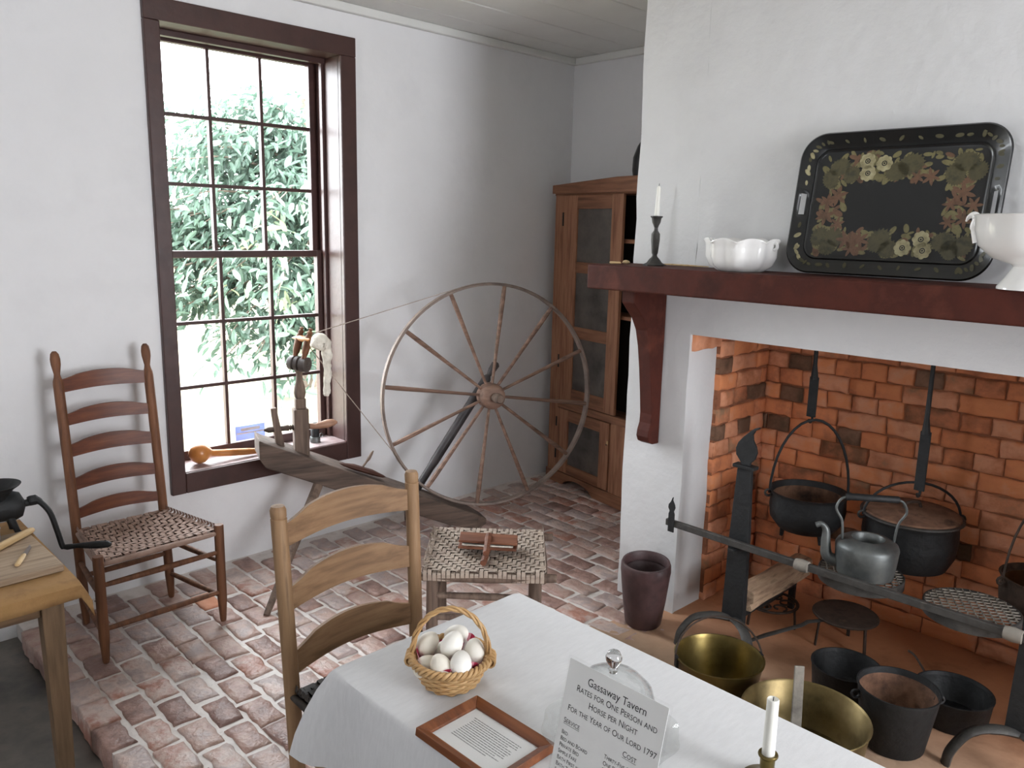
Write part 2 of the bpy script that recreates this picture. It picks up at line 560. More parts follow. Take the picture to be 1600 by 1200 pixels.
# window wall with its opening
mb = MB()
wx0, wx1, wz0, wz1 = 1.365, 2.255, 0.46, 2.415
T = 0.27
mb.box(XF, wx0, YW, YW + T, -0.3, ZC + 0.1)
mb.box(wx1, XB + 0.2, YW, YW + T, -0.3, ZC + 0.1)
mb.box(wx0, wx1, YW, YW + T, -0.3, wz0)
mb.box(wx0, wx1, YW, YW + T, wz1, ZC + 0.1)
struct(mb.build('wall_left', plaster, fix=False), 'white plastered wall around the tall brown window', 'wall')
mb = MB()
mb.box(XB, XB + 0.2, YR, YW + T, -0.3, ZC + 0.1)
struct(mb.build('wall_back', plaster), 'white end wall behind the pine cupboard', 'wall')
# walls behind the viewer, one with a wide window opening
mb = MB()
ox0, ox1, oz0, oz1 = 1.1, 2.4, 0.6, 2.4
mb.box(XF, ox0, YR - 0.2, YR, -0.3, ZC + 0.1)
mb.box(ox1, XB + 0.2, YR - 0.2, YR, -0.3, ZC + 0.1)
mb.box(ox0, ox1, YR - 0.2, YR, -0.3, oz0)
mb.box(ox0, ox1, YR - 0.2, YR, oz1, ZC + 0.1)
struct(mb.build('wall_right', plaster), 'white wall opposite the brown window', 'wall')
mb = MB()
fy0, fy1, fz0, fz1 = 1.35, 1.95, 1.15, 1.95
mb.box(XF - 0.2, XF, YR - 0.2, fy0, -0.3, ZC + 0.1)
mb.box(XF - 0.2, XF, fy1, YW + T, -0.3, ZC + 0.1)
mb.box(XF - 0.2, XF, fy0, fy1, -0.3, fz0)
mb.box(XF - 0.2, XF, fy0, fy1, fz1, ZC + 0.1)
struct(mb.build('wall_front', plaster), 'white wall with a small window opening behind the viewer', 'wall')

# ceiling of painted boards
mb = MB()
mb.box(XF - 0.2, XB + 0.2, YR - 0.2, YW + T, ZC + 0.012, ZC + 0.1)
ceiling = struct(mb.build('ceiling', ceil_white), 'white boarded ceiling', 'ceiling')
bm_w = 0.262
mb = MB()
mb.box(0, XB - XF, 0.0, bm_w - 0.006, 0, 0.02)
plank0 = mb.mesh('ceiling_board', ceil_white)
yy = YW - 0.215
k = 0
while yy > YR - 0.3:
    o = bpy.data.objects.new('ceiling_board', plank0)
    COL.objects.link(o)
    o.parent = ceiling
    o.location = (XF, yy, ZC + random.uniform(-0.001, 0.002))
    md = o.modifiers.new('edge', 'BEVEL')
    md.width = 0.004
    yy -= bm_w
    k += 1
mb = MB()
mb.box(XF, XB, YW - 0.035, YW, ZC - 0.04, ZC)
struct(mb.build('trim_1', ceil_white, bevel=0.006), 'white ceiling strip along the window wall', 'trim')
mb = MB()
mb.box(XB - 0.035, XB, YC0 + 0.02, YW - 0.036, ZC - 0.04, ZC)
struct(mb.build('trim_2', ceil_white, bevel=0.006), 'white ceiling strip above the cupboard', 'trim')

# chimney breast
mb = MB()
wavy_box(mb, XC, XB - 0.01, OY1, YC0, 0, ZC - 0.002)
wavy_box(mb, XC, XC + 0.2, OY0, OY1, OZ, ZC - 0.002)
wavy_box(mb, XC, XB - 0.01, -0.55, OY0, 0, ZC - 0.002)
chim = struct(mb.build('wall_chimney', plaster_r, smooth=True, fix=False), 'white plastered chimney breast above the fireplace', 'wall')
# firebox shell
mb = MB()
mb.box(FBX + 0.012, FBX + 0.1, OY0, OY1, 0, 1.9)
fb_back = struct(mb.build('wall_firebox_back', firemortar), 'back of the fireplace in warm red brick', 'wall')
mb = MB()
mb.box(XC + 0.205, FBX + 0.012, OY1 - 0.016, OY1 + 0.05, 0, 1.9)
fb_left = struct(mb.build('wall_firebox_left', firemortar), 'brick side of the fireplace next to the white jamb', 'wall')
mb = MB()
mb.box(XC + 0.205, FBX + 0.012, OY0 - 0.05, OY0 + 0.002, 0, 1.9)
fb_right = struct(mb.build('wall_firebox_right', firemortar), 'brick side of the fireplace facing the window wall', 'wall')
mb = MB()
mb.box(XC + 0.2, FBX + 0.1, OY0, OY1, 1.9, 1.95)
struct(mb.build('wall_flue_top', iron), 'dark closed throat of the chimney flue', 'wall')

def brick_variants(name, L, Wd, D, n, m, wob=0.004):
    out = []
    for s in range(n):
        rs = random.Random(s * 17 + int(L * 1000))
        nu, nv = (6, 3) if L > 0.14 else (3, 3)
        mb = MB()
        cx = [rs.uniform(-wob, wob) for _ in range(8)]
        def top(u, v, inset=0.0, z=0.0):
            x = (u - 0.5) * (L - 2 * inset)
            y = (v - 0.5) * (Wd - 2 * inset)
            x += nz3((x * 20, y * 20, s * 3.1), 1) * wob * (1.6 if u in (0, 1) else 0.6)
            y += nz3((x * 20, y * 20, s * 5.7 + 9), 1) * wob * (1.6 if v in (0, 1) else 0.6)
            zz = z + nz3((x * 28, y * 28, s * 2.3), 1) * 0.005
            return (x, y, zz)
        mb.grid(lambda u, v: top(u, v, 0.006), nu, nv)
        # chamfer ring and skirt
        ring = [(i, 0) for i in range(nu)] + [(nu, j) for j in range(nv)] + [(nu - i, nv) for i in range(nu)] + [(0, nv - j) for j in range(nv)]
        k0 = len(mb.v)
        idx0 = [i * (nv + 1) + j for i, j in ring]
        r1 = [top(i / nu, j / nv, 0.0, -0.006) for i, j in ring]
        r2 = [(p[0], p[1], -D) for p in r1]
        mb.v += [Vector(p) for p in r1 + r2]
        q = len(ring)
        for t in range(q):
            t2 = (t + 1) % q
            mb.f.append((idx0[t2], idx0[t], k0 + t, k0 + t2))
            mb.f.append((k0 + t2, k0 + t, k0 + q + t, k0 + q + t2))
            mb.m += [0, 0]
        me = mb.mesh(name, m, smooth=True)
        import bmesh
        bm = bmesh.new()
        bm.from_mesh(me)
        bmesh.ops.recalc_face_normals(bm, faces=bm.faces)
        # make sure the worn face looks outwards (+z)
        if sum(f.normal.z * f.calc_area() for f in bm.faces) < 0:
            bmesh.ops.reverse_faces(bm, faces=bm.faces)
        bm.to_mesh(me)
        bm.free()
        out.append(me)
    return out

# ---- brick floor, a step above the concrete
SX = 0.66
mb = MB()
mb.box(SX + 0.014, XB, YR, YW, -0.3, -0.009)
floor = struct(mb.build('floor', mortar), 'raised floor of worn brown bricks with sandy joints', 'floor')
mb = MB()
mb.grid(lambda u, v: Vector((XF + (SX + 0.02 - XF) * u, YR + (YW - YR) * v, -0.08)), 2, 2)
struct(mb.build('floor_lower', concrete), 'stained grey concrete floor below the brick step', 'floor')

PITCH, BLEN = 0.1013, 0.172
cam_m = SC.camera.matrix_world.inverted()
def to_px(p):
    q = cam_m @ Vector(p)
    if q.z > -0.05:
        return None
    return (800 + 1250 * q.x / -q.z, 600 - 1250 * q.y / -q.z)
def in_poly(p, poly):
    c = False
    for i in range(len(poly)):
        a, b = poly[i - 1], poly[i]
        if (a[1] > p[1]) != (b[1] > p[1]) and p[0] < (b[0] - a[0]) * (p[1] - a[1]) / (b[1] - a[1]) + a[0]:
            c = not c
    return c
table_px = [(517, 1045), (812, 924), (1400, 1210), (450, 1210)]
fl_var = brick_variants('brick', 0.157, 0.088, 0.075, 10, paver, 0.0065)
fl_orange = brick_variants('brick', 0.155, 0.086, 0.075, 1, paver_o)[0]
spots = []
x = SX + 0.048
row = 0
while x < XB:
    y = YW - (0.03 if row % 2 else 0.115) - BLEN / 2 + random.uniform(-0.02, 0.02)
    first = True
    while y > 1.2:
        spots.append((x + random.uniform(-0.004, 0.004), y, row))
        y -= BLEN + random.uniform(-0.012, 0.012)
    x += PITCH
    row += 1
def hearth_edge(x):
    return 1.98 + 0.03 * math.sin(x * 9) + 0.03 * nz3((x, 0, 0), 6)
vis, rest = [], []
for (x, y, r) in spots:
    if x > 3.95 or (x > XC - 0.02 and y < YC0 + 0.03) or (x > 2.0 and y < hearth_edge(x) - 0.30):
        continue
    p = to_px((x, y, 0))
    if p is None or not (-40 < p[0] < 1640 and p[1] < 1240):
        rest.append((x, y, r))
    elif in_poly(p, table_px) or (x > 3.62 and y < 3.3) or y < 1.45:
        rest.append((x, y, r))
    else:
        vis.append((x, y, r))
vis.sort(key=lambda s: s[0] ** 2 + s[1] ** 2)
rest += vis[300:]
vis = vis[:300]
ob_xy = min(vis, key=lambda s: (s[0] - 1.33) ** 2 + (s[1] - 3.12) ** 2)
for s in vis:
    me = fl_orange if s is ob_xy else random.choice(fl_var)
    o = bpy.data.objects.new('brick', me)
    COL.objects.link(o)
    o.parent = floor
    o.location = (s[0], s[1], random.uniform(-0.003, 0.002))
    o.rotation_euler = (random.uniform(-0.012, 0.012), random.uniform(-0.015, 0.015), PI / 2 + random.uniform(-0.03, 0.03) + (PI if random.random() < 0.5 else 0))
    o.scale = (random.uniform(0.94, 1.04), random.uniform(0.95, 1.03), 1)
mb = MB()
for s in rest:
    me = random.choice(fl_var)
    M = Matrix.Translation((s[0], s[1], -0.001)) @ Matrix.Rotation(PI / 2, 4, 'Z')
    mb.add([M @ v.co for v in me.vertices], [tuple(p.vertices) for p in me.polygons])
o = mb.build('remaining_bricks', paver, floor, smooth=True, fix=False)
o['kind'] = 'stuff'

# hearth: packed clay in front of and inside the fireplace
def hearth(u, v):
    y = OY0 - 0.5 + v * 2.6
    x = 1.75 + u * (FBX + 0.012 - 1.75)
    ye = hearth_edge(x)
    if x > XC:
        ye = OY1
    y = min(y, ye)
    t = 1.0
    if x <= XC:
        t = max(0.0, min(1.0, (ye - y) / 0.30)) * max(0.0, min(1.0, (x - 1.75) / 0.30))
    return Vector((x, y, -0.015 + 0.021 * t ** 0.7 + 0.005 * nz3((x, y, 0), 6)))
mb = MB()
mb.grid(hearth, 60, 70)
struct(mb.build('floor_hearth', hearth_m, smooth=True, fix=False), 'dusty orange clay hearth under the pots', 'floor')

# ---- firebox bricks
f_str = brick_variants('brick', 0.2, 0.0675, 0.03, 6, firebrick, 0.0045)
f_hdr = brick_variants('brick', 0.1, 0.0675, 0.03, 4, firebrick, 0.0045)
s_str = brick_variants('brick', 0.2, 0.0675, 0.03, 2, dark_brick, 0.0045)
s_hdr = brick_variants('brick', 0.1, 0.0675, 0.03, 2, dark_brick, 0.0045)
def brick_face(parent, origin, along, up, out, length, z1, seed):
    rs = random.Random(seed)
    A, U, O = Vector(along), Vector(up), Vector(out)
    if A.cross(U).dot(O) < 0:
        A = -A
        origin = Vector(origin) - A * length
    R = Matrix((A, U, O)).transposed().to_4x4()
    r = 0
    z = 0.036
    while z < z1:
        header = (r % 4 == 2) or (r % 7 == 5)
        x = -rs.uniform(0, 0.16)
        while x < length:
            h = header if rs.random() > 0.18 else not header
            L = 0.107 if h else 0.207
            a, b = max(x, 0), min(x + L - 0.006, length)
            if b - a > 0.03:
                w = b - a
                is_dark = rs.random() < (0.14 if w < 0.13 else 0.03)  # darker bricks strewn at random, mostly among the headers
                me = rs.choice((s_hdr if is_dark else f_hdr) if w < 0.13 else (s_str if is_dark else f_str))
                base = 0.1 if w < 0.13 else 0.2
                o = bpy.data.objects.new('brick', me)
                COL.objects.link(o)
                o.parent = parent
                P = Vector(origin) + A * ((a + b) / 2) + U * (z + rs.uniform(-0.002, 0.002)) + O * rs.uniform(-0.005, 0.004)
                o.matrix_basis = Matrix.Translation(P) @ R @ Matrix.Rotation(rs.uniform(-0.015, 0.015), 4, 'Z') @ Matrix.Diagonal((w / base, 1, 1, 1))
            x += L
        z += 0.0725
        r += 1
brick_face(fb_back, (FBX, OY0, 0), (0, 1, 0), (0, 0, 1), (-1, 0, 0), OY1 - OY0, 1.35, 3)
brick_face(fb_left, (XC + 0.205, OY1 - 0.026, 0), (1, 0, 0), (0, 0, 1), (0, -1, 0), FBX - XC - 0.205, 1.35, 5)
brick_face(fb_right, (XC + 0.205, OY0 + 0.012, 0), (1, 0, 0), (0, 0, 1), (0, 1, 0), FBX - XC - 0.205, 1.3, 8)
# brick ends showing under the lintel, above the white reveal
o = bpy.data.objects.new('brick', f_str[0])
COL.objects.link(o)
o.parent = fb_left
o.matrix_basis = Matrix.Translation((XC + 0.118, OY1 - 0.018, 1.168)) @ Matrix((Vector((1, 0, 0)), Vector((0, 0, 1)), Vector((0, -1, 0)))).transposed().to_4x4()
# broken clay chunks behind the lintel
for (y, z, s, a) in ((0.86, 1.245, 0.11, 0.5), (0.74, 1.26, 0.09, -0.3), (0.64, 1.245, 0.1, 0.2), (0.55, 1.25, 0.08, 0.6)):
    mb = MB()
    mb.lathe([(0.0, -0.4), (0.5, -0.35), (0.62, 0), (0.45, 0.3), (0, 0.38)], 7, wob=lambda r, zz, an, i: (r * (1 + 0.3 * math.sin(an * 3 + y * 9)), zz))
    o = mb.build('broken_brick', dust_brick, fb_back)
    o.location = (3.27, y, z - 0.03)
    o.scale = (s, s * 1.2, s * 0.8)
    o.rotation_euler = (a, 0.3, a * 2)

# ------------------------------------------------------------------ window
win = thing('window_1', 'tall brown-framed sash window of eighteen panes', 'window', (0, 0, 0), kind='structure')
mb = MB().box(1.32, 1.385, YW - 0.022, YW + 0.01, 0.38, 2.40)
mb.build('casing', brown_paint, win, bevel=0.004)
mb = MB().box(2.238, 2.325, YW - 0.022, YW + 0.01, 0.38, 2.40)
mb.build('casing', brown_paint, win, bevel=0.004)
mb = MB().box(1.32, 2.325, YW - 0.023, YW + 0.01, 2.40, 2.49)
mb.build('casing', brown_paint, win, bevel=0.004)
mb = MB().box(1.386, 2.237, YW - 0.022, YW + 0.01, 0.38, 0.474)
mb.build('casing', brown_paint, win, bevel=0.004)
mb = MB()
mb.box(wx0, 1.385, YW, YW + 0.27, 0.47, 2.40)
mb.box(2.238, wx1, YW, YW + 0.27, 0.47, 2.40)
mb.box(wx0, wx1, YW, YW + 0.27, 2.40, wz1)
mb.box(1.385, 1.40, YW + 0.13, YW + 0.155, 0.47, 2.40)
mb.box(2.222, 2.238, YW + 0.13, YW + 0.155, 0.47, 2.40)
mb.box(1.385, 2.238, YW + 0.12, YW + 0.155, 2.375, 2.40)
mb.build('jamb_lining', brown_paint, win, bevel=0.002)
mb = MB().box(wx0, wx1, YW - 0.01, YW + 0.30, 0.455, 0.478)
mb.build('sill', sill_paint, win, bevel=0.003)
def sash(x0, x1, z0, z1, yc, bot, top, name):
    zs0, zs1 = z0 + bot, z1 - top
    xs0, xs1 = x0 + 0.04, x1 - 0.04
    mb = MB()
    h = 0.018
    mb.box(x0, xs0, yc - h, yc + h, z0, z1)
    mb.box(xs1, x1, yc - h, yc + h, z0, z1)
    mb.box(xs0, xs1, yc - h, yc + h, z0, zs0)
    mb.box(xs0, xs1, yc - h, yc + h, zs1, z1)
    s = mb.build(name, brown_paint, win, bevel=0.002)
    pw, ph = (xs1 - xs0) / 3, (zs1 - zs0) / 3
    for i in (1, 2):
        MB().box(xs0 + pw * i - 0.008, xs0 + pw * i + 0.008, yc - 0.014, yc + 0.014, zs0, zs1).build('muntin', brown_paint, s, bevel=0.002)
    for j in (1, 2):
        for i in range(3):
            a = xs0 + pw * i + (0.008 if i else 0)
            b = xs0 + pw * (i + 1) - (0.008 if i < 2 else 0)
            MB().box(a, b, yc - 0.014, yc + 0.014, zs0 + ph * j - 0.008, zs0 + ph * j + 0.008).build('muntin', brown_paint, s)
    me = MB().box(-pw / 2 + 0.006, pw / 2 - 0.006, -0.0012, 0.0012, -ph / 2 + 0.006, ph / 2 - 0.006).mesh('pane', pane_glass)
    for i in range(3):
        for j in range(3):
            o = bpy.data.objects.new('pane', me)
            COL.objects.link(o)
            o.parent = s
            o.location = (xs0 + pw * (i + 0.5), yc, zs0 + ph * (j + 0.5))
            o.rotation_euler = (random.uniform(-0.004, 0.004), 0, random.uniform(-0.004, 0.004))
sash(1.386, 2.237, 1.43, 2.40, YW + 0.225, 0.03, 0.03, 'upper_sash')
sash(1.386, 2.237, 0.478, 1.465, YW + 0.185, 0.045, 0.03, 'lower_sash')
# little blue card in the corner of the pane
card = thing('paper_card', 'small pale blue card with white bands propped against the lower window pane', 'card', (1.785, YW + 0.150, 0.535), rotz=0.0)
MB().box(-0.078, 0.078, -0.0015, 0.0015, 0.0, 0.072).build('sheet', tag_blue, card, bevel=0.001)
mb = MB()
mb.box(-0.05, 0.05, -0.0022, -0.0016, 0.045, 0.06)
mb.box(-0.072, 0.072, -0.0022, -0.0016, 0.03, 0.038)
mb.build('white_print', tag_white, card)

# ------------------------------------------------------------------ outside
mb = MB()
mb.grid(lambda u, v: Vector((-14 + 44 * u, YW + T + 0.02 + 40 * v, -0.38 + 0.1 * nz3((u * 9, v * 9, 0), 1))), 40, 40)
struct(mb.build('lawn', lawn_m, smooth=True), 'sunlit dry lawn outside the window', 'lawn')
def leaf_mesh(L=0.125, Wd=0.046):
    mb = MB()
    pts = []
    n = 5
    vs, fs = [], []
    for i in range(n + 1):
        t = i / n
        w = Wd * math.sin(PI * min(0.985, t * 0.93 + 0.05)) ** 0.8 * 0.5
        bend = -0.25 * L * t * t
        vs += [(L * t, -w, bend + 0.006), (L * t, 0, bend - 0.003), (L * t, w, bend + 0.006)]
    for i in range(n):
        a = i * 3
        fs += [(a, a + 3, a + 4, a + 1), (a + 1, a + 4, a + 5, a + 2)]
    mb.add(vs, fs)
    return mb
tree = thing('leafy_tree', 'broad-leaved green tree on the lawn seen through the window', 'tree', (5.0, 8.7, -0.38))
lm = leaf_mesh()
leaf_me = lm.mesh('leaf', leaf_m, smooth=True)
rt = random.Random(11)
boughs = []
mbt = MB().tube(bez([(0, 0, -0.05), (0.05, 0.0, 0.9), (-0.05, 0.1, 2.0), (0.05, 0, 3.4)]), [0.13 - 0.09 * i / 24 for i in range(25)], 10)
mbt.build('trunk', twig_m, tree, smooth=True)
sprays = []
for b in range(150):
    an = rt.uniform(0, 2 * PI) if b % 5 == 0 else rt.uniform(PI * 0.86, PI * 1.62)
    h = rt.uniform(0.95, 3.25)
    if b % 9 == 1:
        h = rt.uniform(0.6, 0.95)
        an = rt.uniform(PI * 1.15, PI * 1.5)
    reach = 2.35 * math.sqrt(max(0.05, 1 - ((h - 1.8) / 1.62) ** 2)) * (1.0 - 0.55 * rt.random() ** 2)
    p0 = Vector((0, 0, 0.5 + h * 0.7))
    p3 = Vector((math.cos(an) * reach, math.sin(an) * reach, h - rt.uniform(-0.1, 0.3)))
    p1 = p0.lerp(p3, 0.35) + Vector((0, 0, 0.18))
    p2 = p0.lerp(p3, 0.7) + Vector((rt.uniform(-.1, .1), rt.uniform(-.1, .1), 0.16))
    path = bez([p0, p1, p2, p3], 6)
    boughs.append((path, an))
mbb = MB()
for path, an in boughs:
    mbb.tube(path, [0.022 - 0.018 * i / (len(path) - 1) for i in range(len(path))], 6)
mbb.build('branches', twig_m, tree, smooth=True)
leaves = []
for path, an in boughs:
    for _ in range(80):
        t = rt.random() ** 0.6
        k = min(len(path) - 1, int((0.25 + 0.75 * t) * (len(path) - 1)))
        p = path[k] + Vector((rt.gauss(0, .13), rt.gauss(0, .13), rt.gauss(-.03, .12)))
        yaw = an + rt.gauss(0, 1.0)
        e = (rt.gauss(0, 0.6), rt.gauss(0.45, 0.45), yaw)
        leaves.append((p, e, rt.uniform(0.75, 1.35)))
cl = cam_m
def leaf_key(l):
    p = Vector((5.0, 8.7, -0.38)) + l[0]
    q = to_px(p)
    if q is None or not (255 < q[0] < 500 and 100 < q[1] < 700):
        return 99
    return p.length
leaves.sort(key=leaf_key)
for p, e, s in leaves[:300]:
    o = bpy.data.objects.new('leaf', leaf_me)
    COL.objects.link(o)
    o.parent = tree
    o.location, o.rotation_euler, o.scale = p, e, (s, s, s)
mb = MB()
from mathutils import Euler
for p, e, s in leaves[300:]:
    M = Matrix.Translation(p) @ Euler(e).to_matrix().to_4x4() @ Matrix.Scale(s, 4)
    mb.add([M @ v for v in lm.v], lm.f)
o = mb.build('foliage', leaf_m, tree, smooth=True, fix=False)
o['kind'] = 'stuff'
# ------------------------------------------------------------------ seats and chairs
def woven(mb, c00, c10, c11, c01, nu=18, nv=16, sag=0.012, th=0.0042, edge=0.016):
    """splint seat: two sets of ribbons passing over two and under two, folded down over the rails"""
    c00, c10, c11, c01 = map(Vector, (c00, c10, c11, c01))
    def P(u, v, h):
        p = c00.lerp(c10, u).lerp(c01.lerp(c11, u), v)
        s = 16 * u * (1 - u) * v * (1 - v)
        return p + Vector((0, 0, h - sag * s))
    def ribbon(fn, width_fn, n, phase):
        for i in range(n):
            a0, a1 = (i + 0.09) / n, (i + 0.91) / n
            m = phase
            pts = []
            K = m * 2
            for k in range(K + 1):
                t = k / K
                cell = min(m - 1, int(t * m))
                up = ((cell + i) % 4) < 2
                pts.append((t, th if up else -th))
            vs = []
            for t, h in pts:
                vs += [fn(a0, t, h), fn(a1, t, h)]
            pre = [fn(a0, 0, -edge * 1.3), fn(a1, 0, -edge * 1.3)]
            post = [fn(a0, 1, -edge * 1.3), fn(a1, 1, -edge * 1.3)]
            out0 = [fn(a0, -0.012, -edge * 0.4), fn(a1, -0.012, -edge * 0.4)]
            out1 = [fn(a0, 1.012, -edge * 0.4), fn(a1, 1.012, -edge * 0.4)]
            vs = [Vector(p) for p in pre + out0] + vs + [Vector(p) for p in out1 + post]
            q = len(vs) // 2
            mb.add(vs, [(2 * j, 2 * j + 1, 2 * j + 3, 2 * j + 2) for j in range(q - 1)])
    ribbon(lambda a, t, h: P(a, t, h), None, nu, nv)
    ribbon(lambda a, t, h: P(t, a, -h), None, nv, nu)
    # dark sheet closing the weave, painting shade into its gaps
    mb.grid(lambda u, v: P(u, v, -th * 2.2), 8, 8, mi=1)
    return mb

def post_profile(z0, z1, r, foot=True, finial=None):
    pr = []
    if foot:
        pr += [(r * 0.55, z0), (r * 0.68, z0 + 0.01), (r * 0.95, z0 + 0.085), (r, z0 + 0.1)]
    else:
        pr += [(r, z0)]
    if finial == 'egg':
        pr += [(r * 1.02, z1 - 0.13), (r * 0.95, z1 - 0.115), (r * 0.70, z1 - 0.10), (r * 0.60, z1 - 0.088), (r * 0.72, z1 - 0.075),
               (r * 0.95, z1 - 0.05), (r * 0.98, z1 - 0.03), (r * 0.8, z1 - 0.01), (r * 0.4, z1), (0, z1 + 0.001)]
    elif finial == 'worn':
        pr += [(r, z1 - 0.035), (r * 0.9, z1 - 0.033), (r * 0.98, z1 - 0.03), (r, z1 - 0.012), (r * 0.8, z1 - 0.002), (0, z1)]
    else:
        pr += [(r * 1.0, z1 - 0.004), (r * 0.9, z1), (0, z1)]
    return pr

def lean_post(mb, x, y0, y1, z0, z1, r, **kw):
    """turned post; above the seat it leans from y0 to y1, x may drift"""
    x0, x1 = x if isinstance(x, tuple) else (x, x)
    pr = post_profile(z0, z1, r, **kw)
    # subdivide long run
    full = []
    for i, (rr, z) in enumerate(pr):
        if i and z - full[-1][1] > 0.09:
            n = int((z - full[-1][1]) / 0.07)
            r0, zz0 = full[-1]
            for k in range(1, n):
                full.append((r0 + (rr - r0) * k / n, zz0 + (z - zz0) * k / n))
        full.append((rr, z))
    n0 = len(mb.v)
    mb.lathe(full, 14)
    for v in mb.v[n0:]:
        t = max(0, (v.z - z0) / (z1 - z0))
        v.x += x0 + (x1 - x0) * t
        v.y += y0 + (y1 - y0) * t ** 1.35
    return mb

def slat(mb, xl, xr, y_of, zb, zt, arch, bow, th=0.009, n=16):
    """ladder slat: arched upper edge, bowed backwards"""
    vs, fs = [], []
    for i in range(n + 1):
        t = i / n
        x = xl + (xr - xl) * t
        s = math.sin(PI * t)
        e = min(1, min(t, 1 - t) * 5)
        zt_ = zt + arch * (s ** 0.8) * (0.25 + 0.75 * e)
        zb_ = zb + arch * 0.25 * s
        yb, yt = y_of(zb) + bow * s, y_of(zt) + bow * s
        vs += [(x, yb - th / 2, zb_), (x, yt - th / 2, zt_), (x, yt + th / 2, zt_), (x, yb + th / 2, zb_)]
    for i in range(n):
        a, b = i * 4, i * 4 + 4
        fs += [(a, a + 1, b + 1, b), (a + 1, a + 2, b + 2, b + 1), (a + 2, a + 3, b + 3, b + 2), (a + 3, a, b, b + 3)]
    fs += [(0, 3, 2, 1), (n * 4, n * 4 + 1, n * 4 + 2, n * 4 + 3)]
    return mb.add(vs, fs)

def rung(t, a, b, m, r=0.011, name='rung'):
    a, b = Vector(a), Vector(b)
    MB().tube([a, a.lerp(b, 0.12), a.lerp(b, 0.5), a.lerp(b, 0.88), b], [r * 0.75, r * 0.9, r * 1.1, r * 0.9, r * 0.75], 10).build(name, m, t, smooth=True)

# --- tall five-slat chair against the window wall
ch = thing('ladderback_chair', 'tall reddish ladderback chair with five slats standing beneath the window edge', 'chair', (1.05, 3.15, 0), rotz=math.radians(2.5))
fw, bw, yf, yb, yt = 0.228, 0.172, -0.195, 0.16, 0.265
r = 0.0185
for sx in (-1, 1):
    MB_ = MB()
    lean_post(MB_, sx * fw, yf, yf, 0, 0.415, r)
    MB_.build('front_leg', chair_red, ch, smooth=True)
    MB_ = MB()
    lean_post(MB_, sx * bw, yb, yt, 0, 1.095, r, finial='egg')
    MB_.build('back_post', chair_red, ch, smooth=True)
y_back = lambda z: yb + (yt - yb) * max(0, z / 1.095) ** 1.35
for zb, zt in ((0.935, 0.985), (0.805, 0.848), (0.681, 0.728), (0.549, 0.594), (0.434, 0.472)):
    slat(MB(), -bw + 0.008, bw - 0.008, y_back, zb, zt, 0.022, 0.022).build('slat', slat_red, ch, smooth=True)
zs = 0.392
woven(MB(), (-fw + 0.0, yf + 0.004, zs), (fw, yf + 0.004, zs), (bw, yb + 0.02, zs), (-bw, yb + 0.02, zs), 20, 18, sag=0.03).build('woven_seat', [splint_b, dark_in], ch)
for z in (0.13, 0.30):
    rung(ch, (-fw, yf, z), (fw, yf, z), chair_red)
for z in (0.11, 0.26):
    for sx in (-1, 1):
        rung(ch, (sx * fw, yf, z), (sx * bw, y_back(z), z), chair_red)
rung(ch, (-bw, y_back(0.2), 0.2), (bw, y_back(0.2), 0.2), chair_red)
for (a, b) in (((-fw, yf), (fw, yf)), ((fw, yf), (bw, yb + 0.02)), ((bw, yb + 0.02), (-bw, yb + 0.02)), ((-bw, yb + 0.02), (-fw, yf))):
    rung(ch, (a[0], a[1], zs - 0.012), (b[0], b[1], zs - 0.012), splint_b, 0.011, 'seat_rail')

# --- three-slat chair drawn up to the white table
ch2 = thing('ladderback_chair', 'worn tan ladderback chair with three slats drawn up to the white table', 'chair', (1.15, 1.61, 0), rotz=math.radians(2.5))
bw, yb, yt, fw, yf = 0.217, 0.135, 0.178, 0.235, -0.205
r = 0.0205
for sx in (-1, 1):
    MB_ = MB()
    lean_post(MB_, (sx * (bw - 0.012), sx * bw), yb, yt, 0, 0.902, r, finial='worn')
    MB_.build('back_post', chair_tan, ch2, smooth=True)
    MB_ = MB()
    lean_post(MB_, sx * fw, yf, yf, 0, 0.42, r)
    MB_.build('front_leg', chair_tan, ch2, smooth=True)
y_back = lambda z: yb + (yt - yb) * max(0, z / 0.902) ** 1.35
for zb, zt in ((0.788, 0.848), (0.616, 0.677), (0.438, 0.500)):
    slat(MB(), -bw + 0.012, bw - 0.012, y_back, zb, zt, 0.042, 0.03, th=0.01, n=20).build('slat', slat_tan, ch2, smooth=True)
zs = 0.40
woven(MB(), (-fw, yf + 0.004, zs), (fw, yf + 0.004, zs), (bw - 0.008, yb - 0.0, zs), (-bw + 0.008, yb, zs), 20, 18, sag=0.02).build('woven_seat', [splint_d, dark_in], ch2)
for z in (0.12, 0.27):
    rung(ch2, (-fw, yf, z), (fw, yf, z), chair_tan)
    for sx in (-1, 1):
        rung(ch2, (sx * fw, yf, z - 0.02), (sx * (bw - 0.01), y_back(z), z - 0.02), chair_tan)
rung(ch2, (-bw + 0.01, y_back(0.2), 0.2), (bw - 0.01, y_back(0.2), 0.2), chair_tan)
for (a, b) in (((-fw, yf), (fw, yf)), ((fw, yf), (bw, yb)), ((bw, yb), (-bw, yb)), ((-bw, yb), (-fw, yf))):
    rung(ch2, (a[0], a[1], zs - 0.012), (b[0], b[1], zs - 0.012), splint_d, 0.011, 'seat_rail')

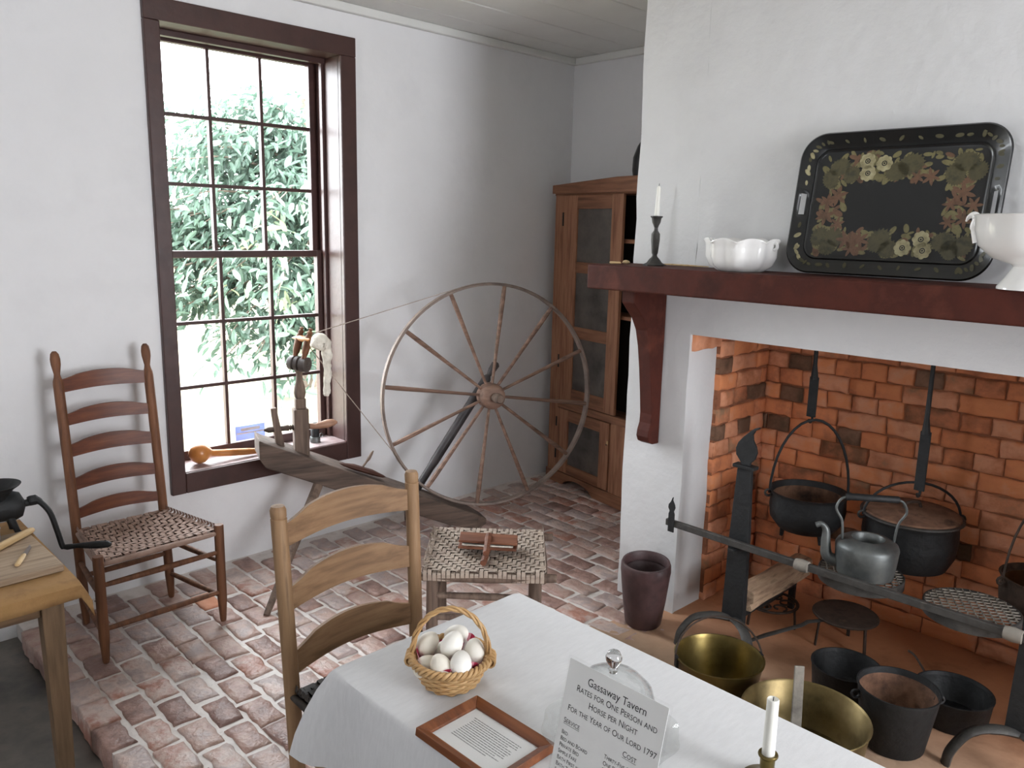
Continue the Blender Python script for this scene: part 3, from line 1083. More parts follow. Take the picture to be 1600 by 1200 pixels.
# --- stool
st = thing('woven_stool', 'low weathered stool with a woven splint seat between chair and hearth', 'stool', (2.02, 2.185, 0), rotz=math.radians(-45))
a_, b_ = 0.225, 0.205
for sx in (-1, 1):
    for sy in (-1, 1):
        mbx = MB()
        mbx.lathe([(0.019, 0), (0.022, 0.02), (0.021, 0.3), (0.023, 0.335), (0.02, 0.352), (0.0, 0.354)], 9, wob=lambda rr, z, an, i: (rr * (1 + 0.06 * math.sin(2 * an + i)), z))
        mbx.tf(Matrix.Translation((sx * (a_ - 0.03), sy * (b_ - 0.03), 0)))
        mbx.build('leg', grey_wood_z, st, smooth=True)
for sy in (-1, 1):
    rung(st, (-a_ - 0.02, sy * (b_ - 0.004), 0.325), (a_ + 0.045, sy * (b_ - 0.004), 0.33), grey_wood_z, 0.02, 'seat_rail')
for sx in (-1, 1):
    rung(st, (sx * (a_ - 0.004), -b_, 0.32), (sx * (a_ - 0.004), b_, 0.32), grey_wood_z, 0.018, 'seat_rail')
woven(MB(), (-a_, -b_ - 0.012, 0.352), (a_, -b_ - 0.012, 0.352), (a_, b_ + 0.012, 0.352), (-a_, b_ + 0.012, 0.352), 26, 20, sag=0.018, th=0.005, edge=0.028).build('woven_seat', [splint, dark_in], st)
for sy in (-1, 1):
    rung(st, (-a_ + 0.03, sy * (b_ - 0.03), 0.15), (a_ - 0.03, sy * (b_ - 0.03), 0.16), grey_wood_z, 0.014)
    rung(st, (-a_ + 0.03, sy * (b_ - 0.03), 0.24), (a_ - 0.03, sy * (b_ - 0.03), 0.235), grey_wood_z, 0.013)
for sx in (-1, 1):
    rung(st, (sx * (a_ - 0.03), -b_ + 0.03, 0.2), (sx * (a_ - 0.03), b_ - 0.03, 0.2), grey_wood_z, 0.014)

# --- pair of wool cards on the stool
def wool_card(name, label, loc, rz, tilt, wool):
    t = thing(name, label, 'wool card', loc, rz, 'pair of wool cards on the stool')
    t.rotation_euler = (0, tilt, rz)
    MB().box(-0.115, 0.115, -0.045, 0.045, 0, 0.011).build('back_board', card_wood, t, bevel=0.003)
    mbx = MB().box(-0.10, 0.10, -0.036, 0.036, -0.0055, -0.0005)
    mbx.build('wire_teeth' if not wool else 'wool_batt', greyiron if not wool else wool_m, t)
    hd = MB()
    hd.tube([(0, 0.02, 0.012), (0, -0.03, 0.016), (0, -0.075, 0.016), (0, -0.12, 0.014), (0, -0.165, 0.012)], [0.012, 0.014, 0.011, 0.0125, 0.012], 8)
    hd.build('handle', card_wood, t, smooth=True)
    return t
wool_card('wool_card', 'lower wool card lying teeth up under the other card on the stool', (2.033, 2.188, 0.3745), math.radians(-49), PI, True)
wool_card('wool_card', 'upper wool card with its handle pointing to the viewer on the stool', (2.035, 2.19, 0.3875), math.radians(-46), math.radians(2), False)

# ------------------------------------------------------------------ great wheel
gw = thing('spinning_wheel', 'great spinning wheel with twelve spokes on a sloping three-legged bench', 'spinning wheel', (2.775, 2.989, 0), rotz=math.radians(-20))
ZH, RW = 0.741, 0.58
TILT = Matrix.Translation((0, 0, ZH)) @ Matrix.Rotation(math.radians(-3.0), 4, 'X')
hub = MB()
hub.lathe([(0.0, -0.06), (0.045, -0.06), (0.062, -0.05), (0.068, -0.03), (0.068, 0.03), (0.06, 0.05), (0.035, 0.058), (0, 0.058)], 24, axis='y')
hub.tf(TILT).build('hub', spoke_wood, gw, smooth=True)
ax = MB()
ax.lathe([(0, -0.13), (0.019, -0.13), (0.024, -0.122), (0.026, -0.09), (0.022, -0.06), (0.021, 0.13), (0.0, 0.132)], 14, axis='y')
ax.tf(TILT).build('axle', grey_wood_z, gw, smooth=True)
n = 96
prof = [(-0.011, -0.022), (0.0, -0.019), (0.004, -0.008), (0.0, 0.0), (0.004, 0.008), (0.0, 0.019), (-0.011, 0.022)]
rimb = MB()
vs = []
for i in range(n):
    a = 2 * PI * i / n
    for dr, y in ((0, -0.019), (0.004, -0.016), (0.001, 0.0), (0.004, 0.016), (0, 0.019), (-0.009, 0.018), (-0.009, -0.018)):
        vs.append(((RW + dr) * math.cos(a), y, (RW + dr) * math.sin(a)))
q = 7
rimb.add(vs, [(i * q + k, i * q + (k + 1) % q, ((i + 1) % n) * q + (k + 1) % q, ((i + 1) % n) * q + k) for i in range(n) for k in range(q)])
rimb.tf(TILT).build('rim', rim_wood, gw, smooth=True)
for k in range(12):
    a = math.radians(82 + 30 * k)
    sp = MB()
    d = Vector((math.cos(a), 0, math.sin(a)))
    sp.tube([d * 0.06, d * 0.12, d * 0.30, d * 0.42, d * 0.50, d * (RW - 0.004)], [0.009, 0.010, 0.0115, 0.014, 0.015, 0.013], 8, flat=0.8)
    sp.tf(TILT).build('spoke', spoke_wood, gw, smooth=True)
# bench: thick plank falling towards the wheel end, front edge at off=-0.1
def bz(u):
    return 0.605 - (u + 1.155) * 0.458
bench = MB()
w0, w1 = -0.10, 0.09
vs = []
for u, tp, tk in ((-1.175, 0.004, 0.09), (-1.15, 0, 0.118), (-0.6, 0, 0.112), (-0.25, 0, 0.105), (-0.10, 0, 0.085), (-0.035, -0.012, 0.03)):
    z = bz(u) + tp + 0.012
    taper = 1.0 if u < -0.15 else (0.85 if u < -0.05 else 0.55)
    m_ = (w0 + w1) / 2
    for y, zz in ((w0, z), (w1, z), (w1, z - tk), (w0, z - tk)):
        vs.append((u, m_ + (y - m_) * taper, zz))
fs = []
for i in range(5):
    a, b = i * 4, i * 4 + 4
    fs += [(a, a + 1, b + 1, b), (a + 1, a + 2, b + 2, b + 1), (a + 2, a + 3, b + 3, b + 2), (a + 3, a, b, b + 3)]
fs += [(0, 3, 2, 1), (20, 21, 22, 23)]
bench.add(vs, fs).build('bench', grey_wood_x, gw, bevel=0.006)
def wleg(a, b, r0=0.024, r1=0.013):
    a, b = Vector(a), Vector(b)
    m_ = MB()
    m_.tube([a, a.lerp(b, 0.3), a.lerp(b, 0.34), a.lerp(b, 0.4), a.lerp(b, 0.97), b], [r0, r0 * 1.05, r0 * 0.8, r0 * 0.95, r1 * 1.1, r1], 8)
    m_.build('leg', grey_wood_z, gw, smooth=True)
wleg((-0.90, -0.06, 0.40), (-1.225, -0.551, 0.0))
wleg((-0.42, 0.06, 0.22), (-0.359, 0.31, 0.0))
wleg((-0.16, -0.03, 0.09), (-0.15, -0.06, 0.0), 0.022, 0.018)
# slanting wheel post
pst = MB()
pa, pb = Vector((-0.405, 0.05, bz(-0.405) - 0.03)), Vector((0.10, 0.16, 0.885))
pst.tube([pa, pa.lerp(pb, 0.2), pa.lerp(pb, 0.25), pa.lerp(pb, 0.55), pa.lerp(pb, 0.86), pa.lerp(pb, 0.88), pa.lerp(pb, 0.90), pa.lerp(pb, 0.94), pa.lerp(pb, 0.985), pb],
         [0.021, 0.021, 0.025, 0.026, 0.026, 0.024, 0.013, 0.021, 0.024, 0.014], 10)
pst.build('wheel_post', mat('blackened_post', ['#232021', '#3A3637', '#514C4C'], rough=0.5, scale=6, bump=0.15), gw, smooth=True)
# upright of the spindle
PU = -0.972
up = MB()
up.box(PU - 0.034, PU + 0.034, -0.034, 0.034, 0.49, 0.745)
up.box(PU - 0.024, PU + 0.024, -0.024, 0.024, 0.745, 0.795)
up.build('spindle_post', grey_wood_z, gw, bevel=0.005)
tv = MB().lathe([(0.018, 0.79), (0.024, 0.80), (0.028, 0.82), (0.025, 0.845), (0.016, 0.88), (0.014, 0.91), (0.02, 0.925), (0.016, 0.94)], 14, (PU, 0, 0))
tv.build('turned_neck', grey_wood_z, gw, smooth=True)
dr = MB()
dirv = Vector((0.72, -0.69, -0.06)).normalized()
c0 = Vector((PU, 0, 0.958))
def along_d(rs):
    pts = [c0 + dirv * d for d, _ in rs]
    dr.tube(pts, [r for _, r in rs], 18)
along_d([(-0.05, 0.03), (-0.045, 0.034), (-0.025, 0.034), (-0.022, 0.028), (-0.014, 0.028), (-0.012, 0.036), (0.004, 0.036), (0.006, 0.028), (0.014, 0.028), (0.016, 0.036), (0.046, 0.036), (0.05, 0.03), (0.051, 0.012), (0.054, 0.010)])
dr.build('head_barrel', mat('dark_turned_wood', ['#2B2523', '#443C38', '#3A322F'], rough=0.5, scale=6, bump=0.1), gw, smooth=True)
for (x, y, m_) in ((-0.985, 0.03, chair_red), (-0.955, -0.03, chair_red)):
    md_ = MB()
    a, b = Vector((x, y, 0.985)), Vector((x + 0.037, y, 1.125))
    md_.tube([a.lerp(b, t) for t in (0, 0.12, 0.2, 0.5, 0.72, 0.8, 0.86, 0.93, 0.97, 1)], [0.012, 0.012, 0.016, 0.019, 0.016, 0.011, 0.014, 0.007, 0.012, 0.006], 10)
    md_.build('maiden', m_, gw, smooth=True)
ci = MB().tube([(-0.985, 0.075, 1.07), (-0.965, 0.03, 1.075), (-0.955, 0, 1.075), (-0.93, -0.06, 1.075)], [0.004, 0.014, 0.015, 0.006], 10)
ci.build('spindle_whorl', gourd_m, gw, smooth=True)
sp = MB().tube([(-0.99, 0.09, 1.07), (-0.91, -0.11, 1.072)], [0.003, 0.002], 6)
sp.build('spindle', iron, gw)
# tension arm and wooden screw
MB().beam((-1.062, 0, 0.52), (-1.095, 0, 0.755), 0.03, 0.042, up=(1, 0, 0), w2=0.024, h2=0.026).build('tension_arm', grey_wood_z, gw, bevel=0.003)
sc = MB()
pts, rs = [], []
for i in range(44):
    u = -1.03 + i * 0.0024
    pts.append((u, 0, 0.655))
    rs.append(0.0145 if i % 4 < 2 else 0.0095)
sc.tube([(-1.14, 0, 0.652), (-1.12, 0, 0.652), (-1.05, 0, 0.654)] + pts, [0.005, 0.014, 0.012] + rs, 10)
sc.build('tension_screw', grey_wood_x, gw, smooth=True)
sh = MB().tube([(-0.94, 0, 0.655), (-0.93, 0, 0.655), (-0.90, 0, 0.652), (-0.85, 0, 0.66), (-0.82, 0, 0.664), (-0.80, 0, 0.664)], [0.010, 0.015, 0.014, 0.021, 0.017, 0.006], 12)
sh.build('screw_handle', wood('pinkish_turned_wood', ['#7A543F', '#A27A62', '#B58E76'], 'x', rough=0.5), gw, smooth=True)
# drive band
bd = MB()
def rimpt(a):
    return TILT @ Vector(((RW + 0.004) * math.cos(a), 0, (RW + 0.004) * math.sin(a)))
top_a, bot_a = math.radians(114), math.radians(200)
s0, s1 = Vector((-0.945, 0, 1.086)), Vector((-0.945, 0, 1.066))
path = [s1] + [rimpt(math.radians(205) + math.radians(360 - 205 + 108) * i / 60) for i in range(61)] + [s0]
bd.tube(path, 0.0022, 5)
bd.build('drive_band', string_m, gw, smooth=True)
# hank of wool hanging from the spindle tip
hk = thing('wool_hank', 'hank of raw white wool hanging from the spindle of the great wheel', 'wool', (0, 0, 0))
hk.parent = None
GM = Matrix.Translation((2.775, 2.989, 0)) @ Matrix.Rotation(math.radians(-20), 4, 'Z')
hk.location = GM @ Vector((-0.885, -0.118, 0.83))
hb = MB()
pts = bez([(-0.03, 0, 0.215), (-0.015, 0, 0.245), (0.012, 0, 0.235), (0.022, 0.0, 0.20), (0.022, 0, 0.15), (0.026, 0, 0.1), (0.02, 0, 0.05), (0.018, 0, 0.0)], 6)
rs = [0.026 + 0.014 * math.sin(PI * min(1, i / 16)) - 0.010 * min(1, i / 30) + 0.006 * nz3((i * 0.31, 0, 0), 1.0, 3.3) for i in range(len(pts))]
hb.tube(pts, rs, 12)
for v_ in hb.v:
    v_ += Vector((nz3(v_, 60, 1), nz3(v_, 60, 5), nz3(v_, 60, 9))) * 0.004
hb.build('fleece', wool_m, hk, smooth=True)
tl = MB()
tl.lathe([(0, -0.012), (0.010, -0.010), (0.014, 0.0), (0.010, 0.012), (0, 0.014)], 10, (0.018, 0, 0.0), wob=lambda r, z, an, i: (r * (1 + 0.25 * math.sin(3 * an)), z))
tl.build('tuft', wool_m, hk, smooth=True)
# shuttle lying on the bench
sh = thing('wooden_shuttle', 'dark boat-shaped wooden shuttle with a peg lying on the wheel bench', 'shuttle', GM @ Vector((-0.69, -0.035, bz(-0.69) + 0.017)), 0)
sh.rotation_euler = (Matrix.Rotation(math.radians(-20), 3, 'Z') @ Matrix.Rotation(math.atan(0.458) * 0.96, 3, 'Y') @ Matrix.Rotation(math.radians(6), 3, 'Z')).to_euler()
b_ = MB()
b_.tube([(-0.13, 0, 0.012), (-0.11, 0, 0.012), (-0.05, 0, 0.015), (0.05, 0, 0.015), (0.11, 0, 0.012), (0.13, 0, 0.012)], [0.002, 0.016, 0.032, 0.032, 0.016, 0.002], 12, flat=0.42)
b_.build('body', mat('dark_red_shuttle_wood', ['#2E1A14', '#4A2C22', '#3C231B'], rough=0.45, scale=6, stretch=(1, 6, 6), bump=0.1), sh, smooth=True)
MB().tube([(-0.01, 0, 0.02), (0.0, 0, 0.06), (0.004, 0, 0.075), (0.008, 0, 0.105), (0.01, 0, 0.12)], [0.005, 0.006, 0.009, 0.007, 0.003], 8).build('peg', grey_wood_z, sh, smooth=True)

# ------------------------------------------------------------------ pine cupboard
cb = thing('pine_cupboard', 'pine cupboard with tin panels and an open side in the corner', 'cupboard', (3.709, 3.435, 0), rotz=math.radians(-100.72))
CW, CD = 1.02, 0.205
def cbox(name, x0, x1, y0, y1, z0, z1, m, bev=0.003, par=None):
    return MB().box(x0, x1, y0, y1, z0, z1).build(name, m, par or cb, bevel=bev)
cbox('side_panel', 0.0, 0.02, 0.02, CD, 0.0, 1.82, cup_wood_z)
cbox('side_panel', CW - 0.02, CW, 0.02, CD, 0.0, 1.82, cup_wood_z)
cbox('back_panel', 0.021, CW - 0.021, CD - 0.012, CD, 0.02, 1.82, dark_in)
cbox('stile', 0.0, 0.093, 0.0, 0.02, 0.06, 1.81, cup_wood_z)
cbox('stile', CW - 0.09, CW, 0.0, 0.02, 0.06, 1.81, cup_wood_z)
cbox('top_board', -0.0, CW, 0.0, CD, 1.80, 1.822, cup_wood_x)
for z in (1.10, 1.53):
    cbox('shelf', 0.021, CW - 0.021, 0.03, CD - 0.013, z, z + 0.022, cup_wood_x)
cbox('waist_rail', 0.094, CW - 0.091, -0.006, 0.02, 0.495, 0.54, cup_wood_x)
cbox('middle_stile', 0.605, 0.76, 0.0, 0.02, 0.06, 0.494, cup_wood_z)
cbox('counter_board', 0.021, CW - 0.021, 0.021, CD - 0.013, 0.50, 0.52, cup_wood_x)
# crooked cornice board
mbx = MB()
poly = [(-0.008, 1.812), (-0.008, 1.862), (0.59, 1.892), (CW + 0.01, 1.892), (CW + 0.01, 1.806)]
mbx.prism(poly, lambda a, b, d: (a, d, b), -0.022, 0.0)
mbx.build('cornice', cup_wood_x, cb, bevel=0.003)
cbox('cornice_end', -0.008, 0.0, 0.001, CD, 1.80, 1.85, cup_wood_x)
# base board with its arched cut
poly = [(0, 0.0), (0, 0.075), (CW, 0.075), (CW, 0.0), (0.80, 0.0)] + [(0.78 - 0.0 * i, 0.0) for i in range(1)] + \
       [(0.475, 0.0)] + [(0.475 - (0.475 - 0.17) * t, 0.052 * math.sin(PI * t) ** 0.6) for t in (0.1, 0.2, 0.35, 0.5, 0.65, 0.8, 0.9)] + [(0.17, 0.0)]
mbx = MB()
mbx.prism(poly, lambda a, b, d: (a, d, b), -0.012, 0.006)
mbx.build('base_board', cup_wood_x, cb)
def cdoor(name, x0, x1, z0, z1, panes, st_l, st_r, tilt=0.0):
    """framed door: stiles, rails and tin panels between them"""
    zlo = panes[0][0]
    zhi = panes[-1][1]
    d = bpy.data.objects.new(name, None)
    COL.objects.link(d)
    d.parent = cb
    d.empty_display_size = 0.05
    MB().box(x0, x0 + st_l, -0.008, 0.012, z0, z1).build('stile', cup_wood_z, d, bevel=0.0025)
    MB().box(x1 - st_r, x1, -0.008, 0.012, z0, z1).build('stile', cup_wood_z, d, bevel=0.0025)
    edges = [z0] + [v for p in panes for v in p] + [z1]
    for i in range(0, len(edges), 2):
        MB().box(x0 + st_l, x1 - st_r, -0.007, 0.011, edges[i], edges[i + 1]).build('rail', cup_wood_x, d, bevel=0.002)
    for a, b in panes:
        MB().box(x0 + st_l - 0.004, x1 - st_r + 0.004, 0.002, 0.005, a - 0.004, b + 0.004).build('tin_panel', tin, d)
    return d
ud = cdoor('upper_door', 0.097, 0.636, 0.545, 1.80, [(0.63, 0.95), (1.02, 1.345), (1.41, 1.72)], 0.13, 0.095)
for z in (0.75, 1.62):
    MB().box(0.088, 0.099, -0.012, -0.007, z, z + 0.08).build('hinge', iron, ud)
ld = cdoor('lower_door', 0.097, 0.602, 0.08, 0.49, [(0.14, 0.42)], 0.11, 0.085)
for z in (0.16, 0.37):
    MB().box(0.088, 0.099, -0.012, -0.007, z, z + 0.06).build('hinge', iron, ld)
MB().lathe([(0.004, 0), (0.006, 0.006), (0.005, 0.007)], 10, (0.585, -0.010, 0.36), axis='y').build('keyhole', iron, ld)
MB().box(0.592, 0.602, -0.014, -0.008, 0.365, 0.385).build('turn_button', pale_wood, ld, bevel=0.001)
# jug on top, mostly behind the chimney
CM = Matrix.Translation((3.709, 3.435, 0)) @ Matrix.Rotation(math.radians(-100.72), 4, 'Z')
jp = CM @ Vector((0.705, 0.10, 0.0))
jg = thing('stoneware_jug', 'dark stoneware jug on top of the pine cupboard', 'jug', (jp.x, jp.y, 1.8925 - 0.0705))
jg.location.z = 1.823
jg.rotation_euler.z = PI * 0.9
MB().lathe([(0.0, 0), (0.06, 0), (0.075, 0.03), (0.088, 0.10), (0.086, 0.17), (0.065, 0.23), (0.045, 0.26), (0.043, 0.285), (0.05, 0.295), (0.04, 0.295), (0.036, 0.27)], 24, cap1=False).build('body', mat('black_stoneware', ['#101112', '#1D1E20'], rough=0.35, scale=5, bump=0.1), jg, smooth=True)
MB().tube(bez([(0.0, 0.045, 0.275), (0, 0.105, 0.285), (0, 0.115, 0.23), (0, 0.08, 0.17)], 6), 0.011, 8).build('handle', MATS['black_stoneware'], jg, smooth=True)
# ------------------------------------------------------------------ mantel shelf
ms = thing('mantel_shelf', 'barn-red painted mantel shelf on curved brackets across the chimney', 'mantel shelf', (XC - 0.004, 1.2, 0))
ZM = 1.468
def mx(y):
    return y - 1.2
mbx = MB()
def shelf_pt(p):
    return p + Vector((0, 0, 0.004)) * nz3(p, 3, 2)
mbx.box(-0.27, 0, mx(-0.55), mx(2.085), 1.372, ZM)
mbx.build('shelf_board', mantel_red, ms, bevel=0.007, seg=3)
bp = [(0, 1.372), (-0.215, 1.372), (-0.215, 1.325), (-0.19, 1.30), (-0.15, 1.262), (-0.118, 1.21), (-0.098, 1.14), (-0.082, 1.05), (-0.068, 0.95), (-0.058, 0.86), (-0.06, 0.82), (-0.072, 0.79), (-0.076, 0.765), (-0.066, 0.742), (-0.04, 0.73), (0, 0.728)]
for y0 in (1.886, 0.0):
    m_ = MB()
    m_.prism(bp, lambda a, b, d: (a, d, b), mx(y0), mx(y0 + 0.062))
    m_.build('bracket', mantel_red, ms, bevel=0.004)

# pewter candlestick with a candle
cs = thing('candlestick', 'tall dark pewter candlestick at the end of the mantel shelf', 'candlestick', (2.60, 1.875, ZM))
def octo(r, z, an, i):
    k = PI / 4
    return r * (math.cos(k / 2) / math.cos((an % k) - k / 2)), z
m_ = MB().lathe([(0.0, 0.0), (0.044, 0.0), (0.045, 0.005), (0.03, 0.012), (0.02, 0.026), (0.011, 0.035), (0.009, 0.042), (0.012, 0.048), (0.017, 0.10), (0.017, 0.122), (0.008, 0.135), (0.007, 0.146), (0.01, 0.150)], 32, wob=octo)
m_.build('stem', greyiron, cs, smooth=True)
m_ = MB().lathe([(0.008, 0.149), (0.016, 0.165), (0.019, 0.182), (0.024, 0.186), (0.024, 0.190), (0.012, 0.190), (0.010, 0.175)], 32, wob=octo)
m_.build('socket', greyiron, cs, smooth=True)
cd = thing('candle', 'slim white candle in the pewter candlestick on the mantel shelf', 'candle', (2.60, 1.875, ZM + 0.1905))
cd.rotation_euler = (0.0, math.radians(2), 0)
MB().lathe([(0.0095, 0.0), (0.0098, 0.002), (0.007, 0.105), (0.004, 0.112), (0, 0.113)], 14).build('wax', wax, cd, smooth=True)
MB().tube([(0, 0, 0.11), (0.001, 0.0, 0.122)], 0.001, 6).build('wick', ink, cd)
# odds and ends at the shelf end
o = MB().tube([(-0.026, 0, 0.005), (-0.02, 0, 0.005), (0.02, 0, 0.005), (0.026, 0, 0.005)], [0.0035, 0.005, 0.005, 0.004], 8).build('wooden_peg', pale_wood, smooth=True)
o.location = (2.56, 2.035, ZM)
o.rotation_euler = (0, 0, math.radians(95))
tag(o, 'short cream wooden peg at the corner of the mantel shelf', 'peg')
o = MB().lathe([(0, 0), (0.010, 0.001), (0.016, 0.006), (0.012, 0.013), (0.004, 0.016), (0, 0.016)], 12, wob=lambda r, z, an, i: (r * (1.0 + 0.35 * math.cos(an) + 0.12 * math.sin(3 * an)), z)).build('dried_root', tan_bit, smooth=True)
o.location = (2.60, 2.015, ZM)
tag(o, 'knobbly tan dried root beside the peg on the mantel shelf', 'root')
o = MB().tube([(0, -0.12, 0.004), (0, -0.04, 0.0045), (0.004, 0.05, 0.0045), (0, 0.12, 0.004)], [0.002, 0.0035, 0.0035, 0.002], 6).build('thin_stick', pale_wood, smooth=True)
o.location = (2.68, 1.80, ZM)
tag(o, 'thin pale stick lying behind the pewter candlestick', 'stick')

# scalloped bowl
bw_ = thing('scalloped_bowl', 'white glazed bowl with a notched scalloped rim on the mantel shelf', 'bowl', (2.575, 1.485, ZM))
def scal(r, z, an, i):
    k = math.cos(an * 9)
    if i >= 5:
        return r * (1 + 0.04 * k), z + (0.013 * (abs(math.cos(an * 4)) - 0.6) if i in (7, 8, 9) else 0)
    return r * (1 + 0.05 * k * min(1, i / 3)), z
m_ = MB().lathe([(0.0, 0.0), (0.075, 0.0), (0.082, 0.004), (0.105, 0.02), (0.118, 0.05), (0.120, 0.078), (0.121, 0.095), (0.128, 0.106), (0.127, 0.110), (0.118, 0.104), (0.112, 0.08), (0.110, 0.05), (0.09, 0.02), (0.0, 0.014)], 96, wob=scal)
m_.build('bowl', ceramic, bw_, smooth=True)
for s in (-1, 1):
    MB().tube(bez([(0, s * 0.12, 0.10), (0, s * 0.131, 0.098), (0, s * 0.133, 0.085), (0, s * 0.122, 0.078)], 5), 0.005, 8).build('handle', ceramic, bw_, smooth=True)

# footed compote bowl
cp = thing('footed_bowl', 'large white glazed footed bowl with scroll handles in front of the tray', 'bowl', (2.495, 0.575, ZM))
m_ = MB().lathe([(0.0, 0.0), (0.078, 0.0), (0.078, 0.006), (0.062, 0.03), (0.045, 0.06), (0.05, 0.066), (0.10, 0.082), (0.135, 0.115), (0.146, 0.155), (0.149, 0.190), (0.153, 0.195), (0.147, 0.197), (0.142, 0.185), (0.137, 0.15), (0.12, 0.11), (0.08, 0.085), (0, 0.08)], 48)
m_.build('bowl', ceramic, cp, smooth=True)
for s in (-1, 1):
    MB().tube(bez([(0, s * 0.145, 0.12), (0, s * 0.154, 0.16), (0, s * 0.150, 0.185), (0, s * 0.158, 0.196), (0, s * 0.170, 0.190), (0, s * 0.176, 0.178)], 6), [0.008] * 6 + [0.011] * 8 + [0.012 - 0.0006 * i for i in range(17)], 10).build('handle', ceramic, cp, smooth=True)

# ------------------------------------------------------------------ painted tray
TW, TH = 0.635, 0.462
ty = thing('painted_tray', 'large black lacquered tray with gold flower border leaning above the mantel', 'tray', (2.628, 1.02, ZM))
lean = math.atan2(0.075, TH)
# local: x right, y up the tray, z towards the room
R = Matrix((Vector((0, -1, 0)), Vector((math.sin(lean), 0, math.cos(lean))), Vector((-math.cos(lean), 0, math.sin(lean))))).transposed()
ty.rotation_euler = R.to_euler()
ty.location = (2.628, 1.02, ZM + 0.0035)
def rrect(w, h, r, n=12):
    pts = []
    for cx, cy, a0 in ((w / 2 - r, h / 2 - r, 0), (-w / 2 + r, h / 2 - r, PI / 2), (-w / 2 + r, -h / 2 + r, PI), (w / 2 - r, -h / 2 + r, 1.5 * PI)):
        for i in range(n + 1):
            a = a0 + PI / 2 * i / n
            pts.append((cx + r * math.cos(a), cy + r * math.sin(a)))
        # straight side toward next corner, split
    out = []
    for i in range(len(pts)):
        a, b = pts[i], pts[(i + 1) % len(pts)]
        out.append(a)
        L = math.hypot(b[0] - a[0], b[1] - a[1])
        if L > 0.05:
            for k in range(1, 16):
                out.append((a[0] + (b[0] - a[0]) * k / 16, a[1] + (b[1] - a[1]) * k / 16))
    return out
loops = []
for inset, z in ((0.0, 0.026), (0.004, 0.030), (0.008, 0.027), (0.019, 0.022), (0.034, 0.012), (0.048, 0.006), (0.052, 0.009), (0.056, 0.005), (0.06, 0.004)):
    L = rrect(TW - 2 * inset, TH - 2 * inset, max(0.03, 0.085 - inset * 0.75))
    loops.append([(x, y + TH / 2, z) for x, y in L])
n = len(loops[0])
front = MB()
for L in loops:
    front.v += [Vector(p) for p in L]
for k in range(len(loops) - 1):
    for i in range(n):
        j = (i + 1) % n
        mid = Vector(loops[k][i]).lerp(Vector(loops[k + 1][j]), 0.5)
        if k == 3 and abs(mid.y - TH / 2) < 0.034 and abs(mid.x) > TW / 2 - 0.06:
            continue                                    # the two hand holes
        front.f.append((k * n + i, k * n + j, (k + 1) * n + j, (k + 1) * n + i))
        front.m.append(0)
front.f.append(tuple((len(loops) - 1) * n + i for i in range(n)))
front.m.append(0)
front.build('tray_body', tray_black, ty, smooth=True, solid=0.0025)
def flat_shape(mb, pts, cx, cy, z, mi=0):
    k = len(mb.v)
    mb.v += [Vector((cx, cy, z))] + [Vector((cx + a, cy + b, z)) for a, b in pts]
    m_ = len(pts)
    for i in range(m_):
        mb.f.append((k, k + 1 + i, k + 1 + (i + 1) % m_))
        mb.m.append(mi)
def flower(mb, cx, cy, r, z, mi, petals=8):
    pts = []
    for i in range(petals * 6):
        a = 2 * PI * i / (petals * 6)
        rr = r * (0.86 + 0.14 * abs(math.cos(a * petals / 2)))
        pts.append((rr * math.cos(a), rr * math.sin(a)))
    flat_shape(mb, pts, cx, cy, z, mi)
def ring(mb, cx, cy, r0, r1, z, mi):
    k = len(mb.v)
    for i in range(20):
        a = 2 * PI * i / 20
        for r in (r0, r1):
            mb.v.append(Vector((cx + r * math.cos(a), cy + r * math.sin(a), z)))
    for i in range(20):
        j = (i + 1) % 20
        mb.f.append((k + 2 * i, k + 2 * i + 1, k + 2 * j + 1, k + 2 * j))
        mb.m.append(mi)
def lily(mb, cx, cy, r, z, mi, rot=0.0, petals=6):
    pts = []
    for i in range(petals * 8):
        a = 2 * PI * i / (petals * 8)
        t = (i % 8) / 8
        rr = r * (0.32 + 0.68 * max(0, 1 - abs(t - 0.5) * 2.1))
        pts.append((rr * math.cos(a + rot), rr * math.sin(a + rot)))
    flat_shape(mb, pts, cx, cy, z, mi)
def jag_leaf(mb, cx, cy, r, z, mi, rot=0.0, asp=0.75):
    pts = []
    for i in range(40):
        a = 2 * PI * i / 40
        rr = r * (1.0 + 0.10 * (1 if i % 2 else -1)) * (1.0 + 0.15 * math.cos(a))
        x, y = rr * math.cos(a), rr * asp * math.sin(a)
        pts.append((x * math.cos(rot) - y * math.sin(rot), x * math.sin(rot) + y * math.cos(rot)))
    flat_shape(mb, pts, cx, cy, z, mi)
rp = random.Random(4)
dec = MB()
Z0 = 0.0058
def T(u, v):                            # tray fraction -> local x, y
    return (u - 0.5) * TW, v * TH
